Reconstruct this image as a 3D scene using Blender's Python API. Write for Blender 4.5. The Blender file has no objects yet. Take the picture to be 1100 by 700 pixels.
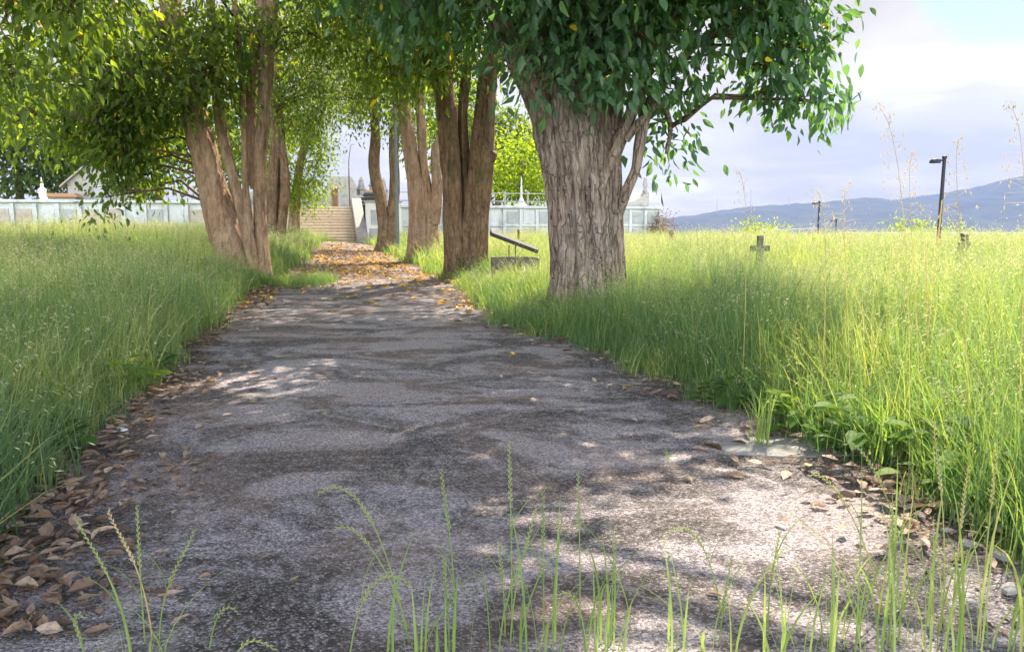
import bpy, math, random
import numpy as np
from mathutils import Vector, Matrix, noise
random.seed(11); rng = np.random.default_rng(11)
sc = bpy.context.scene
col = sc.collection
R = math.radians

# ------------------------------------------------------------------ camera model
F, CXP, CYP, H = 800.0, 550.0, 350.0, 1.3
PITCH = math.atan((350.0 - 242.0) / F)
cp, sp_ = math.cos(PITCH), math.sin(PITCH)
def ray(px, py):
    u = (px - CXP) / F; v = (CYP - py) / F
    return Vector((u, cp + v * sp_, -sp_ + v * cp))
def P(px, py, Y):
    r = ray(px, py); t = Y / r.y
    return Vector((r.x * t, Y, H + r.z * t))
def G(px, py, z=0.0):
    r = ray(px, py); t = (z - H) / r.z
    return Vector((r.x * t, r.y * t, z))
def sstep(a, b, x):
    t = np.clip((x - a) / (b - a), 0, 1); return t * t * (3 - 2 * t)

# ------------------------------------------------------------------ helpers
def tag(o, label=None, cat=None, group=None, kind=None):
    if label: o['label'] = label
    if cat: o['category'] = cat
    if group: o['group'] = group
    if kind: o['kind'] = kind
    return o
def thing(name, label, cat, loc=(0, 0, 0), rz=0.0, group=None):
    o = bpy.data.objects.new(name, None); col.objects.link(o)
    o.location = loc; o.rotation_euler = (0, 0, rz); o.empty_display_size = .2
    return tag(o, label, cat, group)
def link(name, me, parent=None, loc=None, world=False):
    o = bpy.data.objects.new(name, me); col.objects.link(o)
    if parent is not None:
        o.parent = parent
        if world:      # mesh data is in world coordinates
            m = Matrix.LocRotScale(parent.location, parent.rotation_euler, None)
            me.transform(m.inverted())
    if loc is not None: o.location = loc
    return o
def npmesh(name, verts, faces, mats, tint=None, mat_idx=None, smooth=False):
    """faces: list of int arrays (n,k)."""
    verts = np.asarray(verts, dtype=np.float32).reshape(-1, 3)
    me = bpy.data.meshes.new(name)
    if isinstance(faces, np.ndarray): faces = [faces]
    loops = np.concatenate([f.reshape(-1) for f in faces]).astype(np.int32)
    tot = np.concatenate([np.full(len(f), f.shape[1], np.int32) for f in faces])
    start = np.concatenate([[0], np.cumsum(tot)[:-1]]).astype(np.int32)
    me.vertices.add(len(verts)); me.vertices.foreach_set('co', verts.reshape(-1))
    me.loops.add(len(loops)); me.loops.foreach_set('vertex_index', loops)
    me.polygons.add(len(tot)); me.polygons.foreach_set('loop_start', start); me.polygons.foreach_set('loop_total', tot)
    for m in (mats if isinstance(mats, (list, tuple)) else [mats]): me.materials.append(m)
    if mat_idx is not None: me.polygons.foreach_set('material_index', np.asarray(mat_idx, np.int32))
    me.polygons.foreach_set('use_smooth', np.full(len(tot), smooth))
    if tint is not None:
        a = me.attributes.new('tint', 'FLOAT', 'POINT'); a.data.foreach_set('value', np.asarray(tint, np.float32))
    me.update(calc_edges=True)
    return me
class MB:
    def __init__(s): s.v = []; s.f = []
    def add(s, vs, fs):
        n = len(s.v); s.v += [tuple(v) for v in vs]; s.f += [tuple(i + n for i in f) for f in fs]; return s
    def box(s, c, d, rz=0.0, tilt=None, jit=0.0):
        x, y, z = (k / 2 for k in d)
        vs = [Vector((sx * x, sy * y, sz * z)) for sz in (-1, 1) for sy in (-1, 1) for sx in (-1, 1)]
        m = Matrix.Rotation(rz, 3, 'Z')
        if tilt: m = m @ Matrix.Rotation(tilt[0], 3, 'X') @ Matrix.Rotation(tilt[1], 3, 'Y')
        vs = [m @ v + Vector(c) + Vector([random.uniform(-jit, jit) for _ in range(3)]) for v in vs]
        return s.add(vs, [(0, 2, 3, 1), (4, 5, 7, 6), (0, 1, 5, 4), (2, 6, 7, 3), (0, 4, 6, 2), (1, 3, 7, 5)])
    def tube(s, pts, rad, n=6, cap=True):
        pts = [Vector(p) for p in pts]; up = Vector((0.03, 0.01, 1)); rings = []
        X = None
        for i, p in enumerate(pts):
            t = (pts[min(i + 1, len(pts) - 1)] - pts[max(i - 1, 0)]).normalized()
            if X is None:
                X = t.cross(Vector((0, 1, 0.1)) if abs(t.z) > .7 else up).normalized()
            else:
                X = (X - t * X.dot(t)).normalized()
            Y = t.cross(X)
            r = rad[i] if hasattr(rad, '__len__') else rad
            rings.append([p + (X * math.cos(a) + Y * math.sin(a)) * r for a in [2 * math.pi * k / n for k in range(n)]])
        vs = [v for rg in rings for v in rg]; fs = []
        for i in range(len(pts) - 1):
            for k in range(n):
                a = i * n + k; b = i * n + (k + 1) % n
                fs.append((a, b, b + n, a + n))
        if cap: fs += [tuple(range(n))[::-1], tuple(range((len(pts) - 1) * n, len(pts) * n))]
        return s.add(vs, fs)
    def lathe(s, c, prof, n=16, squash=(1, 1)):
        vs = []; fs = []
        for r, z in prof:
            for k in range(n):
                a = 2 * math.pi * k / n; vs.append((c[0] + r * math.cos(a) * squash[0], c[1] + r * math.sin(a) * squash[1], c[2] + z))
        for i in range(len(prof) - 1):
            for k in range(n):
                a = i * n + k; b = i * n + (k + 1) % n; fs.append((a, b, b + n, a + n))
        fs += [tuple(range(n))[::-1], tuple(range((len(prof) - 1) * n, len(prof) * n))]
        return s.add(vs, fs)
    def prism(s, outline, y0, y1):
        n = len(outline)
        vs = [(x, y0, z) for x, z in outline] + [(x, y1, z) for x, z in outline]
        fs = [tuple(range(n)), tuple(range(n, 2 * n))[::-1]]
        fs += [(i + n, (i + 1) % n + n, (i + 1) % n, i) for i in range(n)]
        return s.add(vs, fs)
    def build(s, name, mat, parent=None, smooth=False, world=False, loc=None, bevel=0.0, wear=0.0):
        me = bpy.data.meshes.new(name); me.from_pydata([tuple(v) for v in s.v], [], s.f); me.update()
        if bevel or wear:
            import bmesh
            bm = bmesh.new(); bm.from_mesh(me)
            if bevel: bmesh.ops.bevel(bm, geom=bm.edges[:], offset=bevel, segments=2, affect='EDGES', profile=.6)
            if wear:
                bmesh.ops.triangulate(bm, faces=[f for f in bm.faces if len(f.verts) > 4])
                bmesh.ops.subdivide_edges(bm, edges=bm.edges[:], cuts=3, use_grid_fill=True)
                for v in bm.verts:
                    v.co += Vector(noise.noise_vector(v.co * 6.0)) * wear
            bm.to_mesh(me); bm.free()
        me.materials.append(mat)
        me.polygons.foreach_set('use_smooth', [smooth] * len(me.polygons))
        return link(name, me, parent, loc, world)

# ------------------------------------------------------------------ materials
def newmat(name):
    m = bpy.data.materials.new(name); m.use_nodes = True
    nt = m.node_tree; nt.nodes.clear()
    out = nt.nodes.new('ShaderNodeOutputMaterial')
    return m, nt, out
def N(nt, typ, **kw):
    n = nt.nodes.new(typ)
    for k, v in kw.items():
        if k in n.inputs: n.inputs[k].default_value = v
        else: setattr(n, k, v)
    return n
def ramp(nt, stops, fac=None):
    n = nt.nodes.new('ShaderNodeValToRGB'); e = n.color_ramp.elements
    while len(e) < len(stops): e.new(0.5)
    for el, (p, c) in zip(e, stops): el.position = p; el.color = (*c, 1) if len(c) == 3 else c
    if fac is not None: nt.links.new(fac, n.inputs[0])
    return n
def noise_n(nt, coord, scale, detail=4, rough=.6, dist=0.0):
    n = N(nt, 'ShaderNodeTexNoise', Scale=scale, Detail=detail, Roughness=rough, Distortion=dist)
    nt.links.new(coord, n.inputs['Vector']); return n
def mapping(nt, src, scale=(1, 1, 1), rot=(0, 0, 0)):
    m = nt.nodes.new('ShaderNodeMapping'); m.inputs['Scale'].default_value = scale; m.inputs['Rotation'].default_value = rot
    nt.links.new(src, m.inputs['Vector']); return m.outputs[0]
def mix(nt, fac, a, b, mode='MIX'):
    n = nt.nodes.new('ShaderNodeMix'); n.data_type = 'RGBA'; n.blend_type = mode
    for sck, val in ((n.inputs[0], fac), (n.inputs[6], a), (n.inputs[7], b)):
        if isinstance(val, bpy.types.NodeSocket): nt.links.new(val, sck)
        elif isinstance(val, (int, float)): sck.default_value = val
        else: sck.default_value = (*val, 1)
    return n.outputs[2]
def math_n(nt, op, a, b=0.0, clamp=False):
    n = nt.nodes.new('ShaderNodeMath'); n.operation = op; n.use_clamp = clamp
    for i, v in enumerate((a, b)):
        if isinstance(v, bpy.types.NodeSocket): nt.links.new(v, n.inputs[i])
        else: n.inputs[i].default_value = v
    return n.outputs[0]

def leaf_mat(name, stops, trans_gain=(1.5, 1.6, .8), trans=.45, rough=.42, gloss=.5, vary=False, mottle=False):
    """stops: colour ramp over the per-leaf random value."""
    m, nt, out = newmat(name)
    at = N(nt, 'ShaderNodeAttribute', attribute_name='tint'); fac = at.outputs['Fac']
    if vary:            # plants differ from clump to clump
        oi = nt.nodes.new('ShaderNodeObjectInfo'); ge = nt.nodes.new('ShaderNodeNewGeometry')
        nz = noise_n(nt, ge.outputs['Position'], .45, 4, .6)
        fac = math_n(nt, 'ADD', fac, math_n(nt, 'MULTIPLY', math_n(nt, 'SUBTRACT', oi.outputs['Random'], .5), .40))
        fac = math_n(nt, 'ADD', fac, math_n(nt, 'MULTIPLY', math_n(nt, 'SUBTRACT', nz.outputs[0], .5), 1.3), True)
    cr = ramp(nt, stops, fac)
    if mottle:
        tco = nt.nodes.new('ShaderNodeTexCoord'); nm = noise_n(nt, tco.outputs['Object'], 55, 6, .75)
        class _S: pass
        cr = _S(); cr.outputs = [mix(nt, .9, ramp(nt, stops, fac).outputs[0], ramp(nt, [(.32, (.42, .36, .32)), (.52, (1, 1, 1)), (.75, (1.25, 1.2, 1.1))], nm.outputs[0]).outputs[0], 'MULTIPLY')]
    p = N(nt, 'ShaderNodeBsdfPrincipled', Roughness=rough)
    p.inputs['Specular IOR Level'].default_value = gloss
    nt.links.new(cr.outputs[0], p.inputs['Base Color'])
    t = nt.nodes.new('ShaderNodeBsdfTranslucent')
    nt.links.new(mix(nt, 1.0, cr.outputs[0], trans_gain, 'MULTIPLY'), t.inputs[0])
    ms = N(nt, 'ShaderNodeMixShader'); ms.inputs[0].default_value = trans
    nt.links.new(p.outputs[0], ms.inputs[1]); nt.links.new(t.outputs[0], ms.inputs[2])
    nt.links.new(ms.outputs[0], out.inputs[0]); return m

M = {}
M['leaf_blue'] = leaf_mat('glossy_dark_leaf', [(0, (.042, .095, .062)), (.55, (.075, .150, .088)), (.86, (.12, .21, .07)), (.95, (.20, .26, .04)), (1, (.50, .36, .04))], (2.6, 2.6, .8), .5, .40, .55)
M['leaf_green'] = leaf_mat('avenue_leaf', [(0, (.045, .080, .024)), (.5, (.095, .145, .032)), (.85, (.18, .23, .04)), (.95, (.24, .28, .04)), (1, (.52, .36, .03))], (2.7, 2.6, .75), .58, .45, .4)
M['leaf_bright'] = leaf_mat('fresh_leaf', [(0, (.07, .13, .02)), (.5, (.14, .22, .025)), (.9, (.25, .32, .03)), (1, (.40, .38, .04))], (2.7, 2.4, .7), .62, .5, .3)
M['leaf_far'] = leaf_mat('background_leaf', [(0, (.05, .09, .030)), (.6, (.10, .15, .04)), (1, (.19, .23, .06))], (2.2, 2.2, .8), .5, .55, .3)
M['weed'] = leaf_mat('weed_leaf', [(0, (.04, .10, .03)), (.7, (.09, .18, .03)), (1, (.25, .33, .03))], (1.9, 2, .7), .4, .6, .2)
M['grass'] = leaf_mat('grass_blade', [(0, (.10, .185, .105)), (.35, (.155, .245, .115)), (.75, (.235, .31, .11)), (1, (.42, .41, .19))], (1.8, 1.85, .6), .5, .45, .35, True)
M['seed'] = leaf_mat('grass_seed_head', [(0, (.26, .33, .15)), (.6, (.44, .45, .25)), (1, (.66, .58, .42))], (1.5, 1.4, 1.1), .45, .7, .2)
M['stalk'] = leaf_mat('stalk_green', [(0, (.17, .28, .08)), (.6, (.33, .41, .14)), (1, (.60, .50, .24))], (1.6, 1.6, .8), .4, .5, .3)
M['litter'] = leaf_mat('dry_leaf', [(0, (.075, .05, .038)), (.35, (.19, .125, .09)), (.65, (.33, .23, .165)), (.86, (.48, .39, .31)), (.92, (.60, .34, .04)), (1, (.78, .50, .05))], (1, .8, .5), .18, .6, .3, mottle=True)

def bark(name, c0, c1, c2, moss=0.0, zs=.16, bump=1.0, streak=.75, fiss=.6):
    m, nt, out = newmat(name)
    tc = nt.nodes.new('ShaderNodeTexCoord')
    st = mapping(nt, tc.outputs['Object'], (1, 1, zs))
    n1 = noise_n(nt, st, 7, 8, .68, .6); n2 = noise_n(nt, st, 26, 6, .7, .4)
    n3 = noise_n(nt, tc.outputs['Object'], 1.1, 3, .5)
    cr = ramp(nt, [(.28, c0), (.48, c1), (.72, c2)], n1.outputs[0])
    c = mix(nt, n3.outputs[0], cr.outputs[0], (.85, .66, .52), 'MULTIPLY')
    dk = ramp(nt, [(.40, (.30, .27, .26)), (.52, (1, 1, 1))], n2.outputs[0])
    c = mix(nt, streak, c, dk.outputs[0], 'MULTIPLY')
    n4 = noise_n(nt, tc.outputs['Object'], 2.6, 5, .7, .8)
    c = mix(nt, .55, c, ramp(nt, [(.36, (.62, .60, .60)), (.52, (1, 1, 1)), (.66, (1.25, 1.25, 1.28))], n4.outputs[0]).outputs[0], 'MULTIPLY')
    fv = nt.nodes.new('ShaderNodeVectorMath'); fv.operation = 'MULTIPLY_ADD'; nd = noise_n(nt, tc.outputs['Object'], 3.2, 4, .6)
    nt.links.new(nd.outputs['Color'], fv.inputs[0]); fv.inputs[1].default_value = (.22, .22, .5); nt.links.new(tc.outputs['Object'], fv.inputs[2])
    fs_ = mapping(nt, fv.outputs[0], (1, 1, .16))
    vo = N(nt, 'ShaderNodeTexVoronoi', Scale=9.0); vo.feature = 'DISTANCE_TO_EDGE'; nt.links.new(fs_, vo.inputs['Vector'])
    fz = ramp(nt, [(.0, (0, 0, 0)), (.10, (1, 1, 1))], vo.outputs['Distance'])
    c = mix(nt, fiss, c, ramp(nt, [(.0, (.28, .25, .24)), (.7, (1, 1, 1))], fz.outputs[0]).outputs[0], 'MULTIPLY')
    if moss:
        mm = ramp(nt, [(.56, (0, 0, 0)), (.70, (1, 1, 1))], noise_n(nt, tc.outputs['Object'], 2.3, 6, .65).outputs[0])
        f = math_n(nt, 'MULTIPLY', mm.outputs[0], moss)
        c = mix(nt, f, c, (.13, .14, .055))
    p = N(nt, 'ShaderNodeBsdfPrincipled', Roughness=.9); p.inputs['Specular IOR Level'].default_value = .2
    nt.links.new(c, p.inputs['Base Color'])
    hsum = math_n(nt, 'ADD', math_n(nt, 'ADD', n1.outputs[0], math_n(nt, 'MULTIPLY', n2.outputs[0], .5)), math_n(nt, 'MULTIPLY', fz.outputs[0], fiss))
    b = N(nt, 'ShaderNodeBump', Strength=bump, Distance=.05); nt.links.new(hsum, b.inputs['Height'])
    nt.links.new(b.outputs[0], p.inputs['Normal']); nt.links.new(p.outputs[0], out.inputs[0]); return m
M['bark_grey'] = bark('fissured_bark', (.12, .10, .09), (.345, .30, .272), (.49, .44, .41), .22, .2, 1.1, .6, .48)
M['bark_brown'] = bark('smooth_brown_bark', (.16, .11, .075), (.36, .262, .186), (.48, .37, .275), .25, .22, .8, .35, .25)
M['bark_dark'] = bark('mossy_bark', (.09, .065, .045), (.24, .17, .112), (.35, .265, .18), .6, .25, .9, .5, .4)
M['twig'] = bark('twig_bark', (.06, .045, .03), (.13, .095, .06), (.20, .15, .10), 0, .5, .3, .75, 0)

def stone(name, c0, c1, scale=3, stain=.5, stainc=(.12, .12, .11), bump=.3, rough=.9, zs=1.0):
    m, nt, out = newmat(name)
    tc = nt.nodes.new('ShaderNodeTexCoord'); v = mapping(nt, tc.outputs['Object'], (1, 1, zs))
    n1 = noise_n(nt, tc.outputs['Object'], scale * 3, 8, .7); n2 = noise_n(nt, v, scale, 5, .65, .5)
    c = ramp(nt, [(.3, c0), (.7, c1)], n1.outputs[0]).outputs[0]
    s = ramp(nt, [(.50, (0, 0, 0)), (.70, (1, 1, 1))], n2.outputs[0])
    c = mix(nt, math_n(nt, 'MULTIPLY', s.outputs[0], stain), c, stainc)
    p = N(nt, 'ShaderNodeBsdfPrincipled', Roughness=rough); p.inputs['Specular IOR Level'].default_value = .25
    nt.links.new(c, p.inputs['Base Color'])
    b = N(nt, 'ShaderNodeBump', Strength=bump, Distance=.02); nt.links.new(n1.outputs[0], b.inputs['Height'])
    nt.links.new(b.outputs[0], p.inputs['Normal']); nt.links.new(p.outputs[0], out.inputs[0]); return m
M['white_wall'] = stone('weathered_whitewash', (.52, .545, .565), (.70, .72, .74), 1.2, .7, (.30, .31, .30), .2, .9, .35)
M['niche'] = stone('niche_slab', (.36, .38, .40), (.50, .51, .52), 2, .5, (.24, .23, .22), .2)
M['niche_warm'] = stone('niche_slab_warm', (.44, .37, .34), (.55, .48, .45), 2, .5, (.27, .23, .21), .2)
M['step'] = stone('worn_step_stone', (.58, .47, .36), (.74, .63, .50), 2, .35, (.26, .20, .15), .4)
M['parapet'] = stone('pale_parapet_stone', (.30, .27, .24), (.42, .385, .35), 3, .5, (.17, .15, .125), .3)
M['riser'] = stone('shade_toned_riser', (.38, .30, .22), (.55, .45, .345), 3, .35, (.12, .09, .065), .4)  # darker than the treads: shade under each nosing put into the riser colour
M['granite'] = stone('old_granite', (.30, .28, .26), (.48, .46, .43), 3, .6, (.14, .14, .12), .4)
M['lichen'] = stone('lichen_stone', (.10, .095, .075), (.20, .185, .14), 8, .6, (.26, .24, .12), .5)
M['slab'] = stone('concrete_patch', (.20, .195, .19), (.33, .32, .31), 5, .7, (.09, .085, .08), .5)
M['dark_board'] = stone('dark_board', (.035, .032, .032), (.06, .056, .055), 5, .2, (.09, .08, .07), .2, .6)
M['tomb'] = stone('tomb_stone', (.11, .095, .085), (.19, .17, .15), 4, .5, (.06, .055, .05), .4)
M['metal'] = stone('dark_painted_metal', (.025, .025, .03), (.045, .045, .05), 8, .2, (.07, .05, .04), .05, .45)
M['pole'] = stone('galvanised_pole', (.10, .13, .12), (.16, .19, .18), 6, .3, (.06, .07, .06), .05, .5)
M['rust'] = stone('rusty_iron', (.13, .07, .05), (.24, .13, .09), 10, .4, (.07, .05, .04), .2, .8)
M['white_paint'] = stone('white_painted_stone', (.70, .70, .70), (.82, .82, .81), 3, .25, (.5, .5, .5), .1)
M['roof'] = stone('clay_roof', (.42, .22, .13), (.56, .33, .20), 5, .4, (.28, .2, .16), .3)
M['paper'] = stone('paper', (.70, .80, .88), (.82, .88, .92), 9, .1, (.6, .65, .7), .05)
M['soil'] = stone('soil', (.060, .045, .030), (.12, .095, .06), 5, .5, (.05, .075, .025), .5)
M['turbine'] = stone('grey_mast', (.42, .44, .48), (.5, .52, .55), 1, 0, (.5, .5, .5), 0)

def ground_mat():
    m, nt, out = newmat('ground_soil_and_turf')
    tc = nt.nodes.new('ShaderNodeTexCoord')
    n1 = noise_n(nt, tc.outputs['Object'], 3, 8, .7); n2 = noise_n(nt, tc.outputs['Object'], .25, 5, .6)
    c = ramp(nt, [(.3, (.055, .045, .028)), (.5, (.075, .085, .030)), (.7, (.11, .15, .045))], n1.outputs[0]).outputs[0]
    c = mix(nt, n2.outputs[0], c, (.10, .14, .045))
    p = N(nt, 'ShaderNodeBsdfPrincipled', Roughness=1.0); p.inputs['Specular IOR Level'].default_value = .1
    nt.links.new(c, p.inputs['Base Color'])
    b = N(nt, 'ShaderNodeBump', Strength=.6, Distance=.04); nt.links.new(n1.outputs[0], b.inputs['Height'])
    nt.links.new(b.outputs[0], p.inputs['Normal']); nt.links.new(p.outputs[0], out.inputs[0]); return m
def path_mat():
    m, nt, out = newmat('old_asphalt')
    tc = nt.nodes.new('ShaderNodeTexCoord'); O = tc.outputs['Object']
    v1 = N(nt, 'ShaderNodeTexVoronoi', Scale=105.0, Randomness=1.0); nt.links.new(O, v1.inputs['Vector'])
    v2 = N(nt, 'ShaderNodeTexVoronoi', Scale=240.0); nt.links.new(O, v2.inputs['Vector'])
    sepc = nt.nodes.new('ShaderNodeSeparateColor'); nt.links.new(v1.outputs['Color'], sepc.inputs[0])
    sepd = nt.nodes.new('ShaderNodeSeparateColor'); nt.links.new(v2.outputs['Color'], sepd.inputs[0])
    g = math_n(nt, 'ADD', math_n(nt, 'MULTIPLY', sepc.outputs[0], .65), math_n(nt, 'MULTIPLY', sepd.outputs[0], .35))
    base = ramp(nt, [(.12, (.085, .080, .088)), (.40, (.235, .215, .232)), (.62, (.335, .30, .312)), (.88, (.55, .485, .465))], g).outputs[0]
    wrn = noise_n(nt, mapping(nt, O, (.6, 1.0, 1), (0, 0, .25)), 1.7, 9, .68, .9)
    moss = ramp(nt, [(.44, (0, 0, 0)), (.52, (.82, .82, .82)), (.62, (1, 1, 1))], wrn.outputs[0])
    fine = noise_n(nt, O, 14, 7, .75)
    mf = math_n(nt, 'MULTIPLY', moss.outputs[0], ramp(nt, [(.34, (.35, .35, .35)), (.52, (1, 1, 1))], fine.outputs[0]).outputs[0])
    mosscol = ramp(nt, [(.3, (.017, .015, .013)), (.7, (.055, .046, .039))], noise_n(nt, O, 45, 4, .7).outputs[0])
    c = mix(nt, math_n(nt, 'MULTIPLY', mf, ramp(nt, [(.55, (1, 1, 1)), (.90, (.5, .5, .5))], g).outputs[0]), base, mosscol.outputs[0])
    dust = noise_n(nt, O, .7, 5, .6, .4)
    df = math_n(nt, 'MULTIPLY', ramp(nt, [(.46, (0, 0, 0)), (.62, (1, 1, 1))], dust.outputs[0]).outputs[0], .26)
    c = mix(nt, df, c, (.36, .235, .175))
    ck = N(nt, 'ShaderNodeTexVoronoi', Scale=.62); ck.feature = 'DISTANCE_TO_EDGE'
    wn = noise_n(nt, O, 2.2, 6, .7); va = nt.nodes.new('ShaderNodeVectorMath'); va.operation = 'MULTIPLY_ADD'
    nt.links.new(wn.outputs['Color'], va.inputs[0]); va.inputs[1].default_value = (.9, .9, 0); nt.links.new(O, va.inputs[2]); nt.links.new(va.outputs[0], ck.inputs['Vector'])
    cf = ramp(nt, [(.004, (1, 1, 1)), (.014, (0, 0, 0))], ck.outputs['Distance'])
    cm = math_n(nt, 'MULTIPLY', cf.outputs[0], ramp(nt, [(.45, (0, 0, 0)), (.6, (.8, .8, .8))], noise_n(nt, O, .5, 3, .5).outputs[0]).outputs[0])
    c = mix(nt, cm, c, (.34, .31, .27))
    p = N(nt, 'ShaderNodeBsdfPrincipled', Roughness=.85); p.inputs['Specular IOR Level'].default_value = .3
    nt.links.new(c, p.inputs['Base Color'])
    hh = math_n(nt, 'ADD', math_n(nt, 'MULTIPLY', v1.outputs['Distance'], -1.0), math_n(nt, 'MULTIPLY', fine.outputs[0], 1.2))
    b = N(nt, 'ShaderNodeBump', Strength=.85, Distance=.012); nt.links.new(hh, b.inputs['Height'])
    nt.links.new(b.outputs[0], p.inputs['Normal']); nt.links.new(p.outputs[0], out.inputs[0]); return m
def mountain_mat():
    m, nt, out = newmat('wooded_hillside')
    tc = nt.nodes.new('ShaderNodeTexCoord')
    n1 = noise_n(nt, tc.outputs['Object'], .006, 8, .65); n2 = noise_n(nt, tc.outputs['Object'], .03, 6, .7)
    c = ramp(nt, [(.35, (.012, .022, .016)), (.52, (.03, .042, .026)), (.68, (.085, .08, .055))], n1.outputs[0]).outputs[0]
    c = mix(nt, n2.outputs[0], c, (.025, .04, .024))
    p = N(nt, 'ShaderNodeBsdfPrincipled', Roughness=1.0); nt.links.new(c, p.inputs['Base Color'])
    nt.links.new(p.outputs[0], out.inputs[0]); return m
M['ground'] = ground_mat(); M['path'] = path_mat(); M['mountain'] = mountain_mat()

# ------------------------------------------------------------------ ground
def gz(x, y):
    x = np.asarray(x, float); y = np.asarray(y, float)
    z = .42 * sstep(-3.5, -12, x) * sstep(6, 16, y) - .06 * sstep(1.5, 2.6, x - .0) * 0
    drop = sstep(4, 12, x) * np.maximum(0, y - 47) * .18
    drop = np.minimum(drop, 70)
    z = z - drop - 70 * sstep(150, 600, y) * sstep(-200, 20, x) * 0
    z = z - .12 * np.maximum(0, x - 34) * sstep(30, 36, x)
    return np.maximum(z, -72)
def grid_mesh(name, xs, ys, zf, mat):
    X, Y = np.meshgrid(xs, ys); Z = zf(X, Y)
    v = np.stack([X, Y, Z], -1).reshape(-1, 3); nx = len(xs)
    i = np.arange((len(ys) - 1) * nx).reshape(-1, nx)[:, :-1].reshape(-1)
    return npmesh(name, v, np.stack([i, i + 1, i + 1 + nx, i + nx], -1), mat, smooth=True)
xs = np.concatenate([-np.geomspace(3650, 60, 14), np.linspace(-55, 60, 93), np.geomspace(70, 3650, 14)])
ys = np.concatenate([[-400, -100, -40, -20], np.linspace(-10, 60, 71), np.geomspace(65, 3950, 26)])
tag(link('ground', grid_mesh('ground', xs, ys, lambda X, Y: gz(X, Y), M['ground'])), 'soil and turf of the meadow under the tall grass', 'ground', kind='structure')

# ---- path
LEFT = [(-900, 1500), (-260, 860), (-60, 640), (0, 556), (60, 496), (120, 432), (185, 372), (240, 327), (288, 303), (312, 287), (324, 276), (334, 268.5)]
RIGHT = [(2300, 1500), (1330, 790), (1100, 596), (1000, 528), (900, 480), (850, 462), (780, 430), (700, 396), (620, 368), (552, 350), (526, 325), (504, 306), (470, 291), (440, 279), (416, 269.5), (408, 267)]
Lw = [G(*p) for p in LEFT]; Rw = [G(*p) for p in RIGHT]
Ly = np.array([p.y for p in Lw]); Lx = np.array([p.x for p in Lw]); Ry = np.array([p.y for p in Rw]); Rx = np.array([p.x for p in Rw])
def wob(y, k): return .07 * math.sin(y * 2.1 + k) + .05 * math.sin(y * 5.3 + 2 * k) + .03 * math.sin(y * 11 + k)
def edge_l(y): return float(np.interp(y, Ly, Lx)) + wob(y, 1)
def edge_r(y): return float(np.interp(y, Ry, Rx)) + wob(y, 4)
pv = []; pf = []; NY = 320; NX = 8
yy = np.concatenate([np.linspace(-1.0, 12, 200), np.linspace(12.1, 42.5, 120)])
for y in yy:
    l, r = edge_l(y), edge_r(y)
    for k in range(NX + 1):
        t = k / NX; crown = .012 - .01 * (2 * t - 1) ** 4
        x = l + (r - l) * t; pv.append((x, y, crown + float(gz(x, y))))
nx = NX + 1
i = np.arange((len(yy) - 1) * nx).reshape(-1, nx)[:, :-1].reshape(-1)
tag(link('path', npmesh('path', pv, np.stack([i, i + 1, i + 1 + nx, i + nx], -1), M['path'], smooth=True)), 'worn grey asphalt path with dark mossy patches running to the steps', 'path', kind='structure')

# ------------------------------------------------------------------ leaves in bulk
def unit(a): return a / np.maximum(np.linalg.norm(a, axis=-1, keepdims=True), 1e-6)
def leaf_arrays(c, axis, nrm, L, W, detail=True, curl=.12, fold=.18):
    """leaf blades starting at c along axis; returns verts, faces."""
    n = len(c); axis = unit(axis); side = unit(np.cross(axis, nrm)); nr = np.cross(side, axis)
    L = L[:, None]; W = W[:, None]
    if detail == 2:
        st = [(.13, .27), (.38, .48), (.66, .37), (.86, .15)]
        prof = [(0, 0, 0), (1, 0, 0)]
        for t_, w_ in st: prof += [(t_, 0, 0), (t_, w_, 1), (t_, -w_, 1)]
        wv = np.random.default_rng(n).normal(0, .10, (n, len(prof)))
        vs = np.stack([c + axis * L * t - nr * L * curl * (t * t) + side * W * s * (1 + wv[:, q:q + 1]) + nr * W * (fold * f * abs(s) * 2 + wv[:, q:q + 1] * .5 * f) for q, (t, s, f) in enumerate(prof)], 1)
        fc = [[0, 2, 3], [0, 4, 2], [11, 1, 12], [13, 1, 11]]
        fc = [[0, 2, 3], [0, 4, 2], [11, 1, 12], [11, 13, 1]]
        for b_ in (2, 5, 8): fc += [[b_, b_ + 3, b_ + 4], [b_, b_ + 4, b_ + 1], [b_, b_ + 2, b_ + 5], [b_, b_ + 5, b_ + 3]]
        fc = np.array(fc); k = 14
    elif detail:
        prof = [(0, 0, 0), (.5, 0, 0), (1, 0, 0), (.28, .46, 1), (.68, .40, 1), (.28, -.46, 1), (.68, -.40, 1)]
        vs = np.stack([c + axis * L * t - nr * L * curl * (t * t) + side * W * s + nr * W * fold * f for t, s, f in prof], 1)
        fc = np.array([[0, 1, 3], [1, 4, 3], [1, 2, 4], [0, 5, 1], [1, 5, 6], [1, 6, 2]])
        k = 7
    else:
        prof = [(0, 0, 0), (1, 0, 0), (.42, .5, 1), (.42, -.5, 1)]
        vs = np.stack([c + axis * L * t - nr * L * curl * (t * t) + side * W * s + nr * W * fold * f for t, s, f in prof], 1)
        fc = np.array([[0, 1, 2], [0, 3, 1]]); k = 4
    faces = (fc[None] + (np.arange(n) * k)[:, None, None]).reshape(-1, 3)
    return vs.reshape(-1, 3), faces, k

SUN_AZ, SUN_EL = R(28), R(52)       # azimuth to the right of straight ahead
sun_to = Vector((math.sin(SUN_AZ) * math.cos(SUN_EL), math.cos(SUN_AZ) * math.cos(SUN_EL), math.sin(SUN_EL)))

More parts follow.
